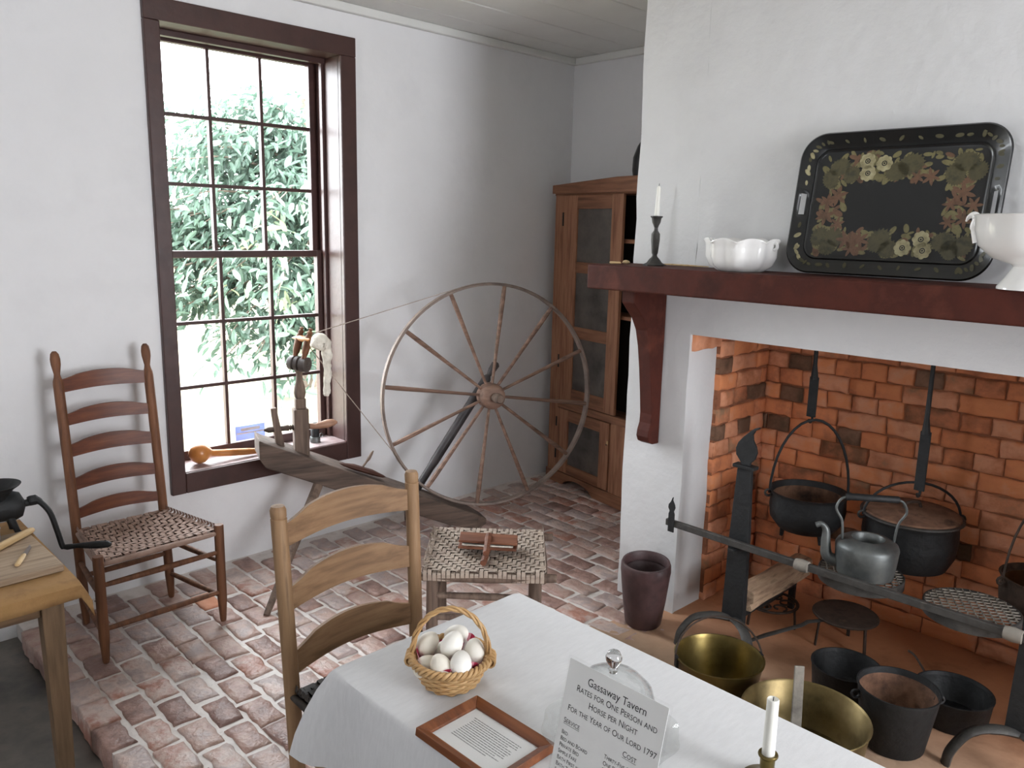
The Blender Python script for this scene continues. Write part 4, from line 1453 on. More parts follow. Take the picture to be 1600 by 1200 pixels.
# filler foliage
for _ in range(380):
    u, v = rp.uniform(0.13, 0.87), rp.uniform(0.15, 0.86)
    if 0.255 < u < 0.745 and 0.335 < v < 0.665:
        continue
    x, y = T(u, v)
    sml = rp.uniform(0.010, 0.019)
    mi = 4 if rp.random() < 0.7 else 2
    jag_leaf(dec, x, y, sml, Z0 + rp.uniform(0, 0.0003), mi, rp.uniform(0, 6.3), rp.uniform(0.35, 0.6))
for u, v, r_, rot in ((0.20, 0.76, .034, .5), (0.17, 0.67, .032, 2), (0.27, 0.70, .03, 1), (0.80, 0.77, .036, 0), (0.77, 0.68, .034, 2), (0.86, 0.70, .03, 1), (0.55, 0.76, .04, .4), (0.49, 0.72, .036, .2),
                      (0.15, 0.26, .033, 1), (0.24, 0.26, .033, 2), (0.20, 0.19, .03, .3), (0.46, 0.24, .04, .9), (0.51, 0.19, .033, .3), (0.76, 0.25, .036, .1), (0.85, 0.22, .033, 1), (0.80, 0.19, .03, 2)):
    x, y = T(u, v)
    jag_leaf(dec, x, y, r_, Z0 + 0.0005, 1, rot, 0.82)
for u, v, r_ in ((0.22, 0.56, .036), (0.17, 0.52, .03), (0.17, 0.42, .036), (0.24, 0.36, .026), (0.30, 0.25, .036), (0.37, 0.25, .033), (0.33, 0.19, .03), (0.66, 0.68, .03), (0.60, 0.68, .024), (0.82, 0.57, .036), (0.87, 0.49, .028), (0.77, 0.50, .026), (0.84, 0.40, .03), (0.77, 0.38, .024)):
    x, y = T(u, v)
    lily(dec, x, y, r_, Z0 + 0.0009, 2, rp.uniform(0, 1))
fl = [(0.345, 0.80), (0.43, 0.78), (0.355, 0.715), (0.665, 0.265), (0.585, 0.205), (0.68, 0.19)]
for u, v in fl:
    x, y = T(u, v)
    flower(dec, x, y, 0.0265, Z0 + 0.0013, 0, 8)
    ring(dec, x, y, 0.0055, 0.0085, Z0 + 0.0016, 3)
    ring(dec, x, y, 0.0, 0.003, Z0 + 0.0016, 3)
# rim garland
for i in range(60):
    t = i / 60
    L = loops[4]
    p = Vector(L[int(t * n) % n]).lerp(Vector(loops[3][int(t * n) % n]), 0.4)
    if abs(p.y - TH / 2) < 0.05 and abs(p.x) > TW / 2 - 0.06:
        continue
    c = Vector((0, TH / 2, 0.5)) - p
    k = len(dec.v)
    jag_leaf(dec, 0, 0, rp.uniform(0.008, 0.013), 0.0, 0 if p.x < -TW / 2 + 0.05 and rp.random() < .6 else 1, rp.uniform(0, 6.3), 0.5)
    nrm = Vector((p.x / (TW / 2) * -0.45 if abs(p.x) > TW / 2 - 0.06 else 0, (TH / 2 - p.y) / (TH / 2) * 0.45 if abs(p.y - TH / 2) > TH / 2 - 0.06 else 0, 1)).normalized()
    Q = nrm.to_track_quat('Z', 'Y').to_matrix()
    for v in dec.v[k:]:
        v.xyz = p + nrm * 0.0035 + Q @ v
dec.build('painted_flowers', [gold, olive, copper, tray_black, mat('dull_gold_paint', ['#4A452B', '#6E6742', '#5A5334'], rough=0.5, scale=30, bump=0)], ty, fix=False)['kind'] = 'stuff'

# ------------------------------------------------------------------ fireplace ironwork
lug = MB().tube([(3.0, OY0 + 0.003, 1.46), (3.0, OY1 - 0.02, 1.46)], 0.016, 8).build('lug_pole', iron, smooth=True)
lug.location = (0, 0, 0)
tag(lug, 'iron bar across the chimney throat that carries the pot hooks', 'bar')
def hook(label, y, zb, blade_top):
    t = thing('pot_hook', label, 'pot hook', (3.0, y, zb), 0, 'iron pot hooks in the fireplace')
    MB().box(-0.004, 0.004, -0.018, 0.018, 0.0, blade_top).build('blade', iron, t, bevel=0.002)
    MB().tube([(0, 0, blade_top - 0.01), (0, 0.003, blade_top + 0.05), (0, 0.004, 1.46 - zb - 0.02), (0.0, 0.0, 1.46 - zb + 0.018), (0.022, 0, 1.46 - zb + 0.02), (0.024, 0, 1.46 - zb - 0.012)], [0.016, 0.009, 0.006, 0.006, 0.006, 0.005], 8).build('shank', iron, t, smooth=True)
    MB().tube(arc((0, 0, -0.008), 0.014, PI, 2 * PI + 0.6, 10, (1, 0, 0), (0, 0, 1)), 0.005, 8).build('hook_end', iron, t, smooth=True)
    return t
hook('flat iron pot hook holding the open three-legged pot', 1.372, 0.895, 0.16)
hook('long flat iron pot hook holding the lidded pot', 0.945, 0.70, 0.22)
hook('iron pot hook by the far side of the firebox', 0.53, 0.795, 0.18)

def pot_lathe(R, h, base=0.72, lip=0.012, th=0.006):
    return [(0.0, 0.0), (R * base * 0.6, 0.0), (R * base, h * 0.08), (R * 0.93, h * 0.32), (R * 0.97, h * 0.6), (R * 0.95, h * 0.88), (R, h * 0.985), (R + lip * 0.2, h), (R - th, h), (R * 0.93 - th, h * 0.87)], \
           [(R * 0.93 - th, h * 0.87), (R * 0.95 - th, h * 0.6), (R * 0.90 - th, h * 0.32), (R * base - th, h * 0.12), (R * 0.3, h * 0.06), (0, h * 0.06)]
def bail(t, R, z0, ztop, ang, m, r=0.005, n=18):
    ax = Vector((math.cos(ang), math.sin(ang), 0))
    pts = arc((0, 0, z0), R, PI, 0, n, ax, (0, 0, 1), ztop - z0)
    MB().tube(pts, r, 8).build('bail', m, t, smooth=True)
def ears(t, R, z, ang, m):
    for s in (-1, 1):
        c = Vector((math.cos(ang), math.sin(ang), 0)) * (R + 0.006) * s + Vector((0, 0, z))
        MB().tube(arc(c, 0.013, 0, 2 * PI, 10, (math.cos(ang), math.sin(ang), 0), (0, 0, 1))[:-1], 0.005, 6, closed=True).build('ear', m, t, smooth=True)

vdir = math.atan2(-0.76, 0.65)
p1_ = thing('hanging_pot', 'black iron pot with three stub legs hanging open from its hook', 'pot', (2.985, 1.345, 0.435), 0)
po, pi_ = pot_lathe(0.150, 0.165)
MB().lathe(po, 36, cap1=False).build('body', iron, p1_, smooth=True)
MB().lathe(pi_, 36, cap0=False).build('rusty_inside', rust_in, p1_, smooth=True)
bail(p1_, 0.152, 0.15, 0.455, vdir, iron, 0.0055)
ears(p1_, 0.150, 0.15, vdir, greyiron)
for k in range(3):
    a = 2 * PI * k / 3 + 2.2
    MB().tube([(0.085 * math.cos(a), 0.085 * math.sin(a), 0.012), (0.09 * math.cos(a), 0.09 * math.sin(a), -0.03)], [0.012, 0.007], 8).build('leg', iron, p1_, smooth=True)

p2_ = thing('lidded_pot', 'big black iron pot with a rusty lid hanging in the firebox', 'pot', (3.08, 0.985, 0.375), 0)
po, pi_ = pot_lathe(0.172, 0.205, 0.8)
MB().lathe(po, 40, cap1=False).build('body', iron, p2_, smooth=True)
MB().lathe([(0.17, 0.204), (0.166, 0.216), (0.12, 0.226), (0.06, 0.231), (0, 0.232)], 40).build('lid', rust_in, p2_, smooth=True)
MB().tube(bez([(-0.03, 0.02, 0.23), (-0.02, 0.012, 0.252), (0.02, -0.012, 0.252), (0.03, -0.02, 0.23)], 5), 0.006, 8).build('lid_handle', rusty, p2_, smooth=True)
MB().lathe([(0.174, 0.198), (0.179, 0.202), (0.179, 0.208), (0.170, 0.210)], 40, cap0=False, cap1=False).build('rim', greyiron, p2_, smooth=True)
bail(p2_, 0.176, 0.195, 0.33, vdir, iron, 0.005)
ears(p2_, 0.174, 0.196, vdir, greyiron)

p3_ = thing('copper_kettle', 'brown open kettle hanging beside the far andiron', 'pot', (3.035, 0.53, 0.33), 0)
po, pi_ = pot_lathe(0.135, 0.16, 0.75)
cop = mat('brown_copper', ['#3A2718', '#6B4A2E', '#8A6440'], rough=0.45, metal=0.6, scale=4, bump=0.1)
MB().lathe(po, 36, cap1=False).build('body', rusty, p3_, smooth=True)
MB().lathe(pi_, 36, cap0=False).build('inside', cop, p3_, smooth=True)
bail(p3_, 0.137, 0.145, 0.455, vdir, rusty, 0.004)
ears(p3_, 0.135, 0.145, vdir, rusty)

# andirons
def andiron(label, y):
    t = thing('andiron', label, 'andiron', (2.655, y, 0), 0, 'pair of tall iron andirons')
    m_ = MB()
    vs = []
    for z, w, d in ((0.115, 0.046, 0.014), (0.45, 0.04, 0.012), (0.735, 0.028, 0.010)):
        vs += [(-d, -w, z), (d, -w, z), (d, w, z), (-d, w, z)]
    fs = []
    for i in range(2):
        a, b = i * 4, i * 4 + 4
        fs += [(a + k, a + (k + 1) % 4, b + (k + 1) % 4, b + k) for k in range(4)]
    m_.add(vs, fs + [(3, 2, 1, 0), (8, 9, 10, 11)]).build('post', iron, t, bevel=0.002)
    MB().box(-0.02, 0.02, -0.044, 0.044, 0.735, 0.748).build('collar', iron, t, bevel=0.002)
    prof = [(0.016, 0.748), (0.02, 0.758), (0.04, 0.782), (0.043, 0.806), (0.035, 0.83), (0.015, 0.855), (-0.005, 0.874), (-0.026, 0.893), (-0.044, 0.90), (-0.046, 0.896), (-0.03, 0.885), (-0.022, 0.868), (-0.024, 0.848), (-0.038, 0.825), (-0.044, 0.802), (-0.037, 0.776), (-0.022, 0.76), (-0.02, 0.748)]
    MB().prism(prof, lambda a, b, d: (d, a, b), -0.006, 0.006).build('flame_finial', iron, t, bevel=0.0015)
    # arched feet spreading along the hearth front
    m_ = MB()
    def foot(s):
        pts = bez([(0.0, 0, 0.125), (-0.05, 0.06 * s, 0.135), (-0.10, 0.115 * s, 0.12), (-0.135, 0.15 * s, 0.06), (-0.14, 0.16 * s, 0.004)], 6)
        MB().tube(pts, [0.022] * 8 + [0.020] * (len(pts) - 8), 8, flat=0.55).build('foot', greyiron, t, smooth=True)
    foot(1)
    foot(-1)
    MB().beam((0.01, 0, 0.125), (0.5, 0, 0.125), 0.028, 0.022).build('billet_bar', iron, t, bevel=0.003)
    MB().beam((0.49, 0, 0.125), (0.49, 0, 0.0), 0.026, 0.02, up=(1, 0, 0)).build('rear_leg', iron, t, bevel=0.002)
    MB().beam((0.012, -0.0, 0.45), (0.038, 0, 0.40), 0.03, 0.012, up=(1, 0, 0)).build('strap', iron, t, bevel=0.002)
    MB().beam((-0.006, 0, 0.424), (-0.065, 0, 0.424), 0.024, 0.012).build('spit_rest', iron, t, bevel=0.002)
    return t
andiron('tall flat iron andiron with a flame finial beside the white jamb', 1.447)
andiron('flat iron andiron at the far end of the spit bar', 0.462)
lg = MB()
def logf(u, v):
    a = 2 * PI * v
    x = 0.02 + 0.5 * u
    sq = 1 / max(abs(math.cos(a)), abs(math.sin(a))) ** 0.6
    rr = sq * (1 + 0.08 * nz3((x * 4, math.cos(a), math.sin(a)), 2.2)) * (1 - 0.30 * math.exp(-((a - 3.55) / 0.22) ** 2))
    return Vector((x, 0.046 * rr * math.cos(a), 0.047 + 0.045 * rr * math.sin(a)))
lg.grid(logf, 16, 44)
lg.add([logf(0, k / 44) for k in range(44)], [tuple(range(44))])
lg.add([logf(1, k / 44) for k in range(44)], [tuple(range(43, -1, -1))])
o = lg.build('split_log', log_m, smooth=True)
o.location = (2.70, 1.447, 0.1385)
tag(o, 'dusty split log lying back from the andiron beside the jamb', 'log')

# spit bar with flame end, swivel collars and the two round mesh trivets
sb = thing('spit_bar', 'long iron spit bar with round mesh trivets resting on the andirons', 'spit bar', (2.612, 1.1, 0.45))
MB().box(-0.009, 0.009, 0.455 - 1.1, 1.752 - 1.1, -0.015, 0.012).build('bar', greyiron, sb, bevel=0.003)
fp = [(0.014, -0.035), (0.014, 0.04), (0.010, 0.052), (0.017, 0.065), (0.016, 0.078), (0.006, 0.092), (0.0, 0.108), (-0.004, 0.112), (-0.002, 0.098), (-0.012, 0.08), (-0.015, 0.068), (-0.009, 0.052), (-0.013, 0.04), (-0.013, -0.035)]
MB().prism(fp, lambda a, b, d: (d, a, b), -0.014, -0.0095).build('flame_end', iron, sb)
sb.children[-1].location = (0, 1.722 - 1.1, 0)
for y in (1.175, 0.515):
    MB().lathe([(0.012, -0.026), (0.02, -0.024), (0.023, 0), (0.02, 0.024), (0.012, 0.026)], 14, (0, y - 1.1, -0.002), axis='y').build('collar', mat('ashy_iron', ['#5A554E', '#857F75', '#6E675E'], rough=0.8, scale=10, bump=0.3), sb, smooth=True)
def mesh_trivet(cx, cy):
    m_ = MB()
    Rr = 0.138
    m_.lathe([(Rr, -0.035), (Rr + 0.004, -0.033), (Rr + 0.004, 0.0), (Rr, 0.002), (Rr - 0.004, 0.0), (Rr - 0.004, -0.033), (Rr, -0.035)], 44, cap0=False, cap1=False)
    o = m_.build('trivet_ring', greyiron, sb, smooth=True)
    o.location = (cx - 2.612, cy - 1.1, -0.018)
    g = MB()
    step = 0.0225
    for k in range(-6, 7):
        d = k * step
        if abs(d) < Rr - 0.008:
            L = math.sqrt((Rr - 0.003) ** 2 - d * d)
            for rot in (0.5, 0.5 + PI / 2):
                c_, s_ = math.cos(rot), math.sin(rot)
                a, b = Vector((d * c_ - L * s_, d * s_ + L * c_, -0.0)), Vector((d * c_ + L * s_, d * s_ - L * c_, -0.0))
                g.beam(a, b, 0.0028, 0.005)
    w = g.build('trivet_mesh', MATS['ashy_iron'], o)
    w['kind'] = 'stuff'
    return o
mesh_trivet(2.757, 1.025)
mesh_trivet(2.757, 0.668)
# kettle on the nearer trivet
kt = thing('tea_kettle', 'dented grey metal kettle with a curved spout on the mesh trivet', 'kettle', (2.735, 1.005, 0.4355), 0)
MB().lathe([(0.0, 0.0), (0.085, 0.0), (0.093, 0.006), (0.101, 0.06), (0.104, 0.105), (0.098, 0.118), (0.075, 0.132), (0.055, 0.136), (0.052, 0.132), (0.05, 0.10), (0.0, 0.09)], 36, wob=lambda r, z, an, i: (r * (1 + 0.012 * math.sin(3 * an + z * 30)), z)).build('body', pewter, kt, smooth=True)
sd = Vector((-0.45, 0.89, 0)).normalized()
pts = bez([sd * 0.075 + Vector((0, 0, 0.03)), sd * 0.125 + Vector((0, 0, 0.05)), sd * 0.135 + Vector((0, 0, 0.10)), sd * 0.138 + Vector((0, 0, 0.145)), sd * 0.155 + Vector((0, 0, 0.165)), sd * 0.172 + Vector((0, 0, 0.158))], 6)
MB().tube(pts, [0.024 - 0.014 * min(1, i / 22) for i in range(len(pts))], 12).build('spout', pewter, kt, smooth=True)
hd = Vector((0.60, -0.80, 0)).normalized()
for s in (-1, 1):
    MB().tube(bez([hd * 0.085 * s + Vector((0, 0, 0.122)), hd * 0.092 * s + Vector((0, 0, 0.19)), hd * 0.115 * s + Vector((0, 0, 0.235)), hd * 0.10 * s + Vector((0, 0, 0.272)), hd * 0.07 * s + Vector((0, 0, 0.28))], 5), 0.0045, 8).build('handle_wire', pewter, kt, smooth=True)
MB().tube([hd * -0.088 + Vector((0, 0, 0.28)), hd * -0.083 + Vector((0, 0, 0.28)), hd * 0.083 + Vector((0, 0, 0.28)), hd * 0.088 + Vector((0, 0, 0.28))], [0.009, 0.0125, 0.0125, 0.009], 12).build('grip', iron, kt, smooth=True)

# pots on the hearth
bk = thing('brass_kettle', 'bright brass kettle with its iron bail standing before the andiron', 'kettle', (2.30, 1.295, 0.006), 0)
MB().lathe([(0.0, 0.0), (0.09, 0.0), (0.115, 0.012), (0.130, 0.05), (0.146, 0.15), (0.152, 0.158), (0.153, 0.163), (0.147, 0.164), (0.141, 0.15), (0.126, 0.052), (0.11, 0.018), (0.0, 0.012)], 44).build('bowl', brass, bk, smooth=True)
ba = math.atan2(-0.62, 0.78)
ax_ = Vector((math.cos(ba), math.sin(ba), 0))
MB().tube(arc((0, 0, 0.15), 0.155, PI, 0, 20, ax_, Vector((0.62, 0.50, 0.62))), 0.0035, 8).build('bail', rusty, bk, smooth=True)
for s in (-1, 1):
    MB().box(-0.004, 0.004, -0.012, 0.012, 0.125, 0.165).tf(Matrix.Translation(ax_ * 0.1505 * s) @ Matrix.Rotation(ba, 4, 'Z')).build('ear', iron, bk)
bp_ = thing('brass_pan', 'wide dull brass pan with an upright iron handle on the hearth', 'pan', (2.205, 0.937, 0.006), 0)
MB().lathe([(0.0, 0.0), (0.135, 0.0), (0.158, 0.012), (0.172, 0.05), (0.186, 0.15), (0.191, 0.157), (0.189, 0.16), (0.183, 0.155), (0.168, 0.05), (0.15, 0.018), (0.0, 0.012)], 48).build('bowl', brass_d, bp_, smooth=True)
hp = Vector((math.cos(1.1), math.sin(1.1), 0))
MB().beam((-0.005, 0.02, 0.014), (0.03, 0.045, 0.285), 0.034, 0.008, up=(0.7, 0.7, 0), w2=0.03).build('handle', MATS['ashy_iron'], bp_, bevel=0.002)
def black_pot(name, label, x, y, R, h, base, m_in, z=0.006, n=36):
    t = thing(name, label, 'pot', (x, y, z), 0)
    MB().lathe([(0.0, 0.0), (R * base, 0.0), (R * (base + 0.04), 0.006), (R * 0.97, h * 0.92), (R, h - 0.004), (R, h), (R - 0.005, h), (R * 0.93, h * 0.9)], n, cap1=False).build('body', iron, t, smooth=True)
    MB().lathe([(R * 0.93, h * 0.9), (R * base - 0.004, 0.02), (R * base * 0.9, 0.012), (0, 0.012)], n, cap0=False).build('inside', m_in, t, smooth=True)
    return t
black_pot('iron_pan', 'shallow black iron pan beside the trivet table', 2.66, 1.003, 0.118, 0.115, 0.85, iron)
pb_ = black_pot('iron_bucket', 'tapered black iron bucket with a rusty inside', 2.50, 0.775, 0.123, 0.20, 0.72, rust_in)
ears(pb_, 0.122, 0.165, vdir, iron)
pc_ = black_pot('iron_skillet', 'low black iron skillet in the shade of the far andiron', 2.79, 0.693, 0.122, 0.105, 0.86, iron)
MB().tube(bez([(0.07, 0.11, 0.085), (0.10, 0.16, 0.12), (0.115, 0.19, 0.125)], 4), 0.004, 6).build('handle', rusty, pc_, smooth=True)

# round trivet table with a long handle
tr = thing('hearth_trivet', 'round iron trivet on three legs with a long flat handle', 'trivet', (2.985, 1.15, 0.006), 0)
MB().lathe([(0.0, 0.132), (0.12, 0.132), (0.123, 0.135), (0.123, 0.139), (0.12, 0.142), (0.0, 0.142)], 40).build('disc', rusty, tr, smooth=True)
for a in (0.2, 2.3, 4.4):
    MB().beam((0.095 * math.cos(a), 0.095 * math.sin(a), 0.134), (0.105 * math.cos(a), 0.105 * math.sin(a), 0.0), 0.013, 0.006, up=(math.cos(a), math.sin(a), 0)).build('leg', rusty, tr, bevel=0.001)
MB().tube([(-0.08, 0.04, 0.126), (-0.14, 0.085, 0.122), (-0.16, 0.10, 0.108), (-0.28, 0.185, 0.075), (-0.33, 0.215, 0.06)], [0.011, 0.012, 0.012, 0.013, 0.011], 8, flat=0.35).build('handle', greyiron, tr, smooth=True)
# scroll-work trivet behind the log
dt = thing('scroll_trivet', 'openwork iron trivet with scrolls behind the split log', 'trivet', (2.99, 1.465 - 0.175, 0.006), 0)
dt.location = (2.965, 1.45, 0.006)
MB().tube(arc((0, 0, 0.088), 0.105, 0, 2 * PI, 36, (1, 0, 0), (0, 1, 0))[:-1], 0.007, 8, closed=True, flat=0.7).build('ring', rusty, dt, smooth=True)
for k in range(6):
    a = k * PI / 3
    c = Vector((0.058 * math.cos(a), 0.058 * math.sin(a), 0.088))
    sp_ = [c + Vector((math.cos(a + t * 5.5), math.sin(a + t * 5.5), 0)) * (0.034 * (1 - 0.6 * t)) for t in [i / 16 for i in range(17)]]
    MB().tube(sp_, 0.0042, 6).build('scroll', rusty, dt, smooth=True)
MB().tube([(-0.1, 0, 0.088), (0.1, 0, 0.088)], 0.0045, 6).build('crossbar', rusty, dt)
for a in (0.6, 2.7, 4.8):
    MB().beam((0.10 * math.cos(a), 0.10 * math.sin(a), 0.085), (0.108 * math.cos(a), 0.108 * math.sin(a), 0.0), 0.013, 0.006, up=(math.cos(a), math.sin(a), 0)).build('leg', rusty, dt, bevel=0.001)
# wire toasting hook on the clay
wf = MB().tube(bez([(0.0, 0.0, 0.006), (-0.05, 0.012, 0.006), (-0.10, 0.018, 0.006), (-0.118, 0.0, 0.006), (-0.10, -0.016, 0.006), (-0.05, -0.01, 0.006), (0.0, 0.004, 0.008), (0.012, -0.015, 0.012), (0.06, -0.01, 0.006), (0.12, -0.02, 0.006)], 6), 0.0042, 6).build('wire_fork', rusty, smooth=True)
wf.location = (2.955, 0.86, 0.006)
wf.rotation_euler = (0, 0, math.radians(-75))
tag(wf, 'bent wire fork lying on the clay behind the skillet', 'fork')

# crock by the jamb
ck = thing('clay_crock', 'tall dark brown stoneware crock standing by the white jamb', 'crock', (2.555, 1.80, 0.004), 0)
MB().lathe([(0.0, 0.0), (0.068, 0.0), (0.074, 0.008), (0.086, 0.10), (0.099, 0.22), (0.102, 0.235), (0.102, 0.262), (0.098, 0.272), (0.090, 0.272), (0.086, 0.262), (0.086, 0.235)], 36, cap1=False, wob=lambda r, z, an, i: (r * (1 + 0.012 * math.sin(2 * an + i)), z + (0.006 * math.sin(an + 1) if i > 6 else 0))).build('body', clay, ck, smooth=True)
MB().lathe([(0.086, 0.235), (0.083, 0.22), (0.07, 0.1), (0.06, 0.02), (0, 0.018)], 36, cap0=False).build('inside', mat('crock_inside', ['#2E2222', '#4A3838'], rough=0.6, scale=5, bump=0.2), ck, smooth=True)
# ------------------------------------------------------------------ white table
TX0, TX1, TY0, TY1, TZ = 0.84, 1.412, 0.12, 1.402, 0.65
tb = thing('dining_table', 'wooden table hidden under the white linen cloth', 'table', ((TX0 + TX1) / 2, (TY0 + TY1) / 2, 0))
hx, hy = (TX1 - TX0) / 2 - 0.012, (TY1 - TY0) / 2 - 0.012
MB().box(-hx, hx, -hy, hy, TZ - 0.028, TZ - 0.004).build('tabletop', oak_x, tb, bevel=0.004)
MB().box(-hx + 0.05, hx - 0.05, -hy + 0.05, hy - 0.05, TZ - 0.11, TZ - 0.028).build('apron', oak_x, tb, bevel=0.003)
for sx in (-1, 1):
    for sy in (-1, 1):
        MB().beam((sx * (hx - 0.06), sy * (hy - 0.06), TZ - 0.03), (sx * (hx - 0.06), sy * (hy - 0.06), 0.004 if sx > 0 and False else 0.0), 0.05, 0.05, up=(1, 0, 0), w2=0.035, h2=0.035).build('leg', oak, tb, bevel=0.003)
# cloth: flat top, rounded fold, softly pleated drop that flares at the corners
cl_ = MB()
per = []
NS = 40
cx_, cy_ = (TX0 + TX1) / 2, (TY0 + TY1) / 2
hw, hh = (TX1 - TX0) / 2, (TY1 - TY0) / 2
def side_pts():
    pts = []
    rc = 0.02
    for (ax_, ay_, a0) in ((1, 1, 0), (-1, 1, PI / 2), (-1, -1, PI), (1, -1, 1.5 * PI)):
        for i in range(7):
            a = a0 + PI / 2 * i / 6
            pts.append((ax_ * (hw - rc) + rc * math.cos(a), ay_ * (hh - rc) + rc * math.sin(a), math.cos(a), math.sin(a), 1.0 - abs(i - 3) / 3.5))
    out = []
    for i in range(len(pts)):
        a, b = pts[i], pts[(i + 1) % len(pts)]
        out.append(a)
        L = math.hypot(b[0] - a[0], b[1] - a[1])
        if L > 0.1:
            k = int(L / 0.03)
            for j in range(1, k):
                t = j / k
                nx_, ny_ = (a[2], a[3])
                out.append((a[0] + (b[0] - a[0]) * t, a[1] + (b[1] - a[1]) * t, nx_, ny_, 0.0))
    return out
sp_ = side_pts()
rings = [(0.006, 0.0, 0.0), (-0.0, -0.003, 0.0), (-0.004, -0.012, 0.1), (-0.010, -0.05, 0.35), (-0.016, -0.10, 0.6), (-0.020, -0.16, 0.85), (-0.022, -0.212, 1.0)]
for (ins, dz, fold) in rings:
    for i, (x, y, nx_, ny_, cr) in enumerate(sp_):
        d = -ins + fold * (0.075 * cr + 0.010 * math.sin(i * 0.55) + 0.006 * math.sin(i * 1.3 + 1))
        if nx_ > 0.9 and cr == 0.0:
            d = -ins + fold * 0.004 * math.sin(i * 0.5)
        cl_.v.append(Vector((x + nx_ * d, y + ny_ * d, TZ + dz)))
m_ = len(sp_)
cl_.f.append(tuple(range(m_)))
for k in range(len(rings) - 1):
    for i in range(m_):
        j = (i + 1) % m_
        cl_.f.append((k * m_ + i, (k + 1) * m_ + i, (k + 1) * m_ + j, k * m_ + j))
cl_.m = [0] * len(cl_.f)
o = cl_.build('tablecloth', linen, smooth=True)
o.location = (cx_, cy_, 0.0)
tag(o, 'white linen cloth draped over the table in front of the hearth', 'tablecloth')
TT = TZ + 0.0015

# ---- egg basket
BX, BY = 1.0, 1.187
bs = thing('egg_basket', 'small golden wicker basket with a hoop handle holding white eggs', 'basket', (BX, BY, TT), rotz=math.radians(-44.4))
NST = 24
def strand(z, r, ph, amp, th, n=96):
    m_ = MB()
    pts = [Vector(((r + amp * math.sin(NST / 2 * a + ph)) * math.cos(a), (r + amp * math.sin(NST / 2 * a + ph)) * math.sin(a), z + 0.0006 * math.sin(5 * a))) for a in [2 * PI * i / n for i in range(n)]]
    m_.tube(pts, th, 6, closed=True)
    return m_
wall = MB()
rows = 8
for i in range(rows):
    t = i / (rows - 1)
    z = 0.004 + 0.047 * t
    r_ = 0.054 + 0.022 * t ** 0.8
    s_ = strand(z, r_, PI * (i % 2), 0.0028, 0.0036)
    wall.add(s_.v, s_.f)
o = wall.build('woven_wall', wicker, bs, smooth=True)
o['kind'] = 'stuff'
MB().lathe([(0.0, 0.001), (0.052, 0.001), (0.054, 0.003), (0.052, 0.005), (0, 0.006)], 28).build('base', wicker, bs)
stk = MB()
for k in range(NST):
    a = 2 * PI * k / NST + PI / NST
    stk.tube([(0.052 * math.cos(a), 0.052 * math.sin(a), 0.003), (0.066 * math.cos(a), 0.066 * math.sin(a), 0.03), (0.077 * math.cos(a), 0.077 * math.sin(a), 0.056)], 0.0022, 5)
o = stk.build('stakes', wicker, bs, smooth=True)
o['kind'] = 'stuff'
brd = MB()
for s in range(3):
    n_ = 140
    pts = []
    for i in range(n_):
        a = 2 * PI * i / n_
        ph = 14 * a + s * 2 * PI / 3
        pts.append(Vector(((0.081 + 0.006 * math.cos(ph)) * math.cos(a), (0.081 + 0.0055 * math.cos(ph)) * math.sin(a), 0.059 + 0.0055 * math.sin(ph))))
    brd.tube(pts, 0.0042, 6, closed=True)
brd.build('braided_rim', wicker, bs, smooth=True)
hnd = MB()
for s in range(3):
    pts = []
    for i in range(81):
        t = i / 80
        a = PI * t
        ph = 22 * t + s * 2 * PI / 3
        c = Vector((0.082 * math.cos(a), 0, 0.045 + 0.122 * math.sin(a) ** 0.85 if 0 < t < 1 else 0.045))
        pts.append(c + Vector((math.cos(a) * 0.0036 * math.cos(ph), 0.0036 * math.sin(ph), math.sin(a) * 0.0036 * math.cos(ph))))
    hnd.tube(pts, 0.0032, 6)
hnd.build('handle', wicker, bs, smooth=True)
for s in (-1, 1):
    kn = MB()
    for j in range(6):
        kn.tube(arc((0.0825 * s, (j - 2.5) * 0.0065, 0.055), 0.0115, 0, 2 * PI, 10, (1, 0, 0), (0, 0.25 * (j % 2 - 0.5), 1))[:-1], 0.003, 5, closed=True)
    kn.build('handle_lashing', wicker, bs, smooth=True)
# checked cloth lining
lc = MB()
def lining(u, v):
    a = 2 * PI * u
    r_ = 0.006 + 0.064 * min(1, v * 1.15) + 0.003 * math.sin(7 * a) * v
    z = 0.010 + 0.0 * v
    if v > 0.55:
        z = 0.010 + (v - 0.55) / 0.45 * (0.056 + 0.010 * math.sin(3 * a + 0.9) + 0.004 * math.sin(7 * a))
    if v <= 0.55:
        r_ = 0.004 + 0.045 * v / 0.55
    else:
        r_ = 0.049 + 0.0225 * (v - 0.55) / 0.45 + 0.0015 * math.sin(9 * a)
    return Vector((r_ * math.cos(a), r_ * math.sin(a), z))
lc.grid(lining, 64, 14)
o = lc.build('checked_napkin', gingham, smooth=True)
o.location = (BX, BY, TT)
tag(o, 'red and white checked napkin lining the egg basket', 'napkin')
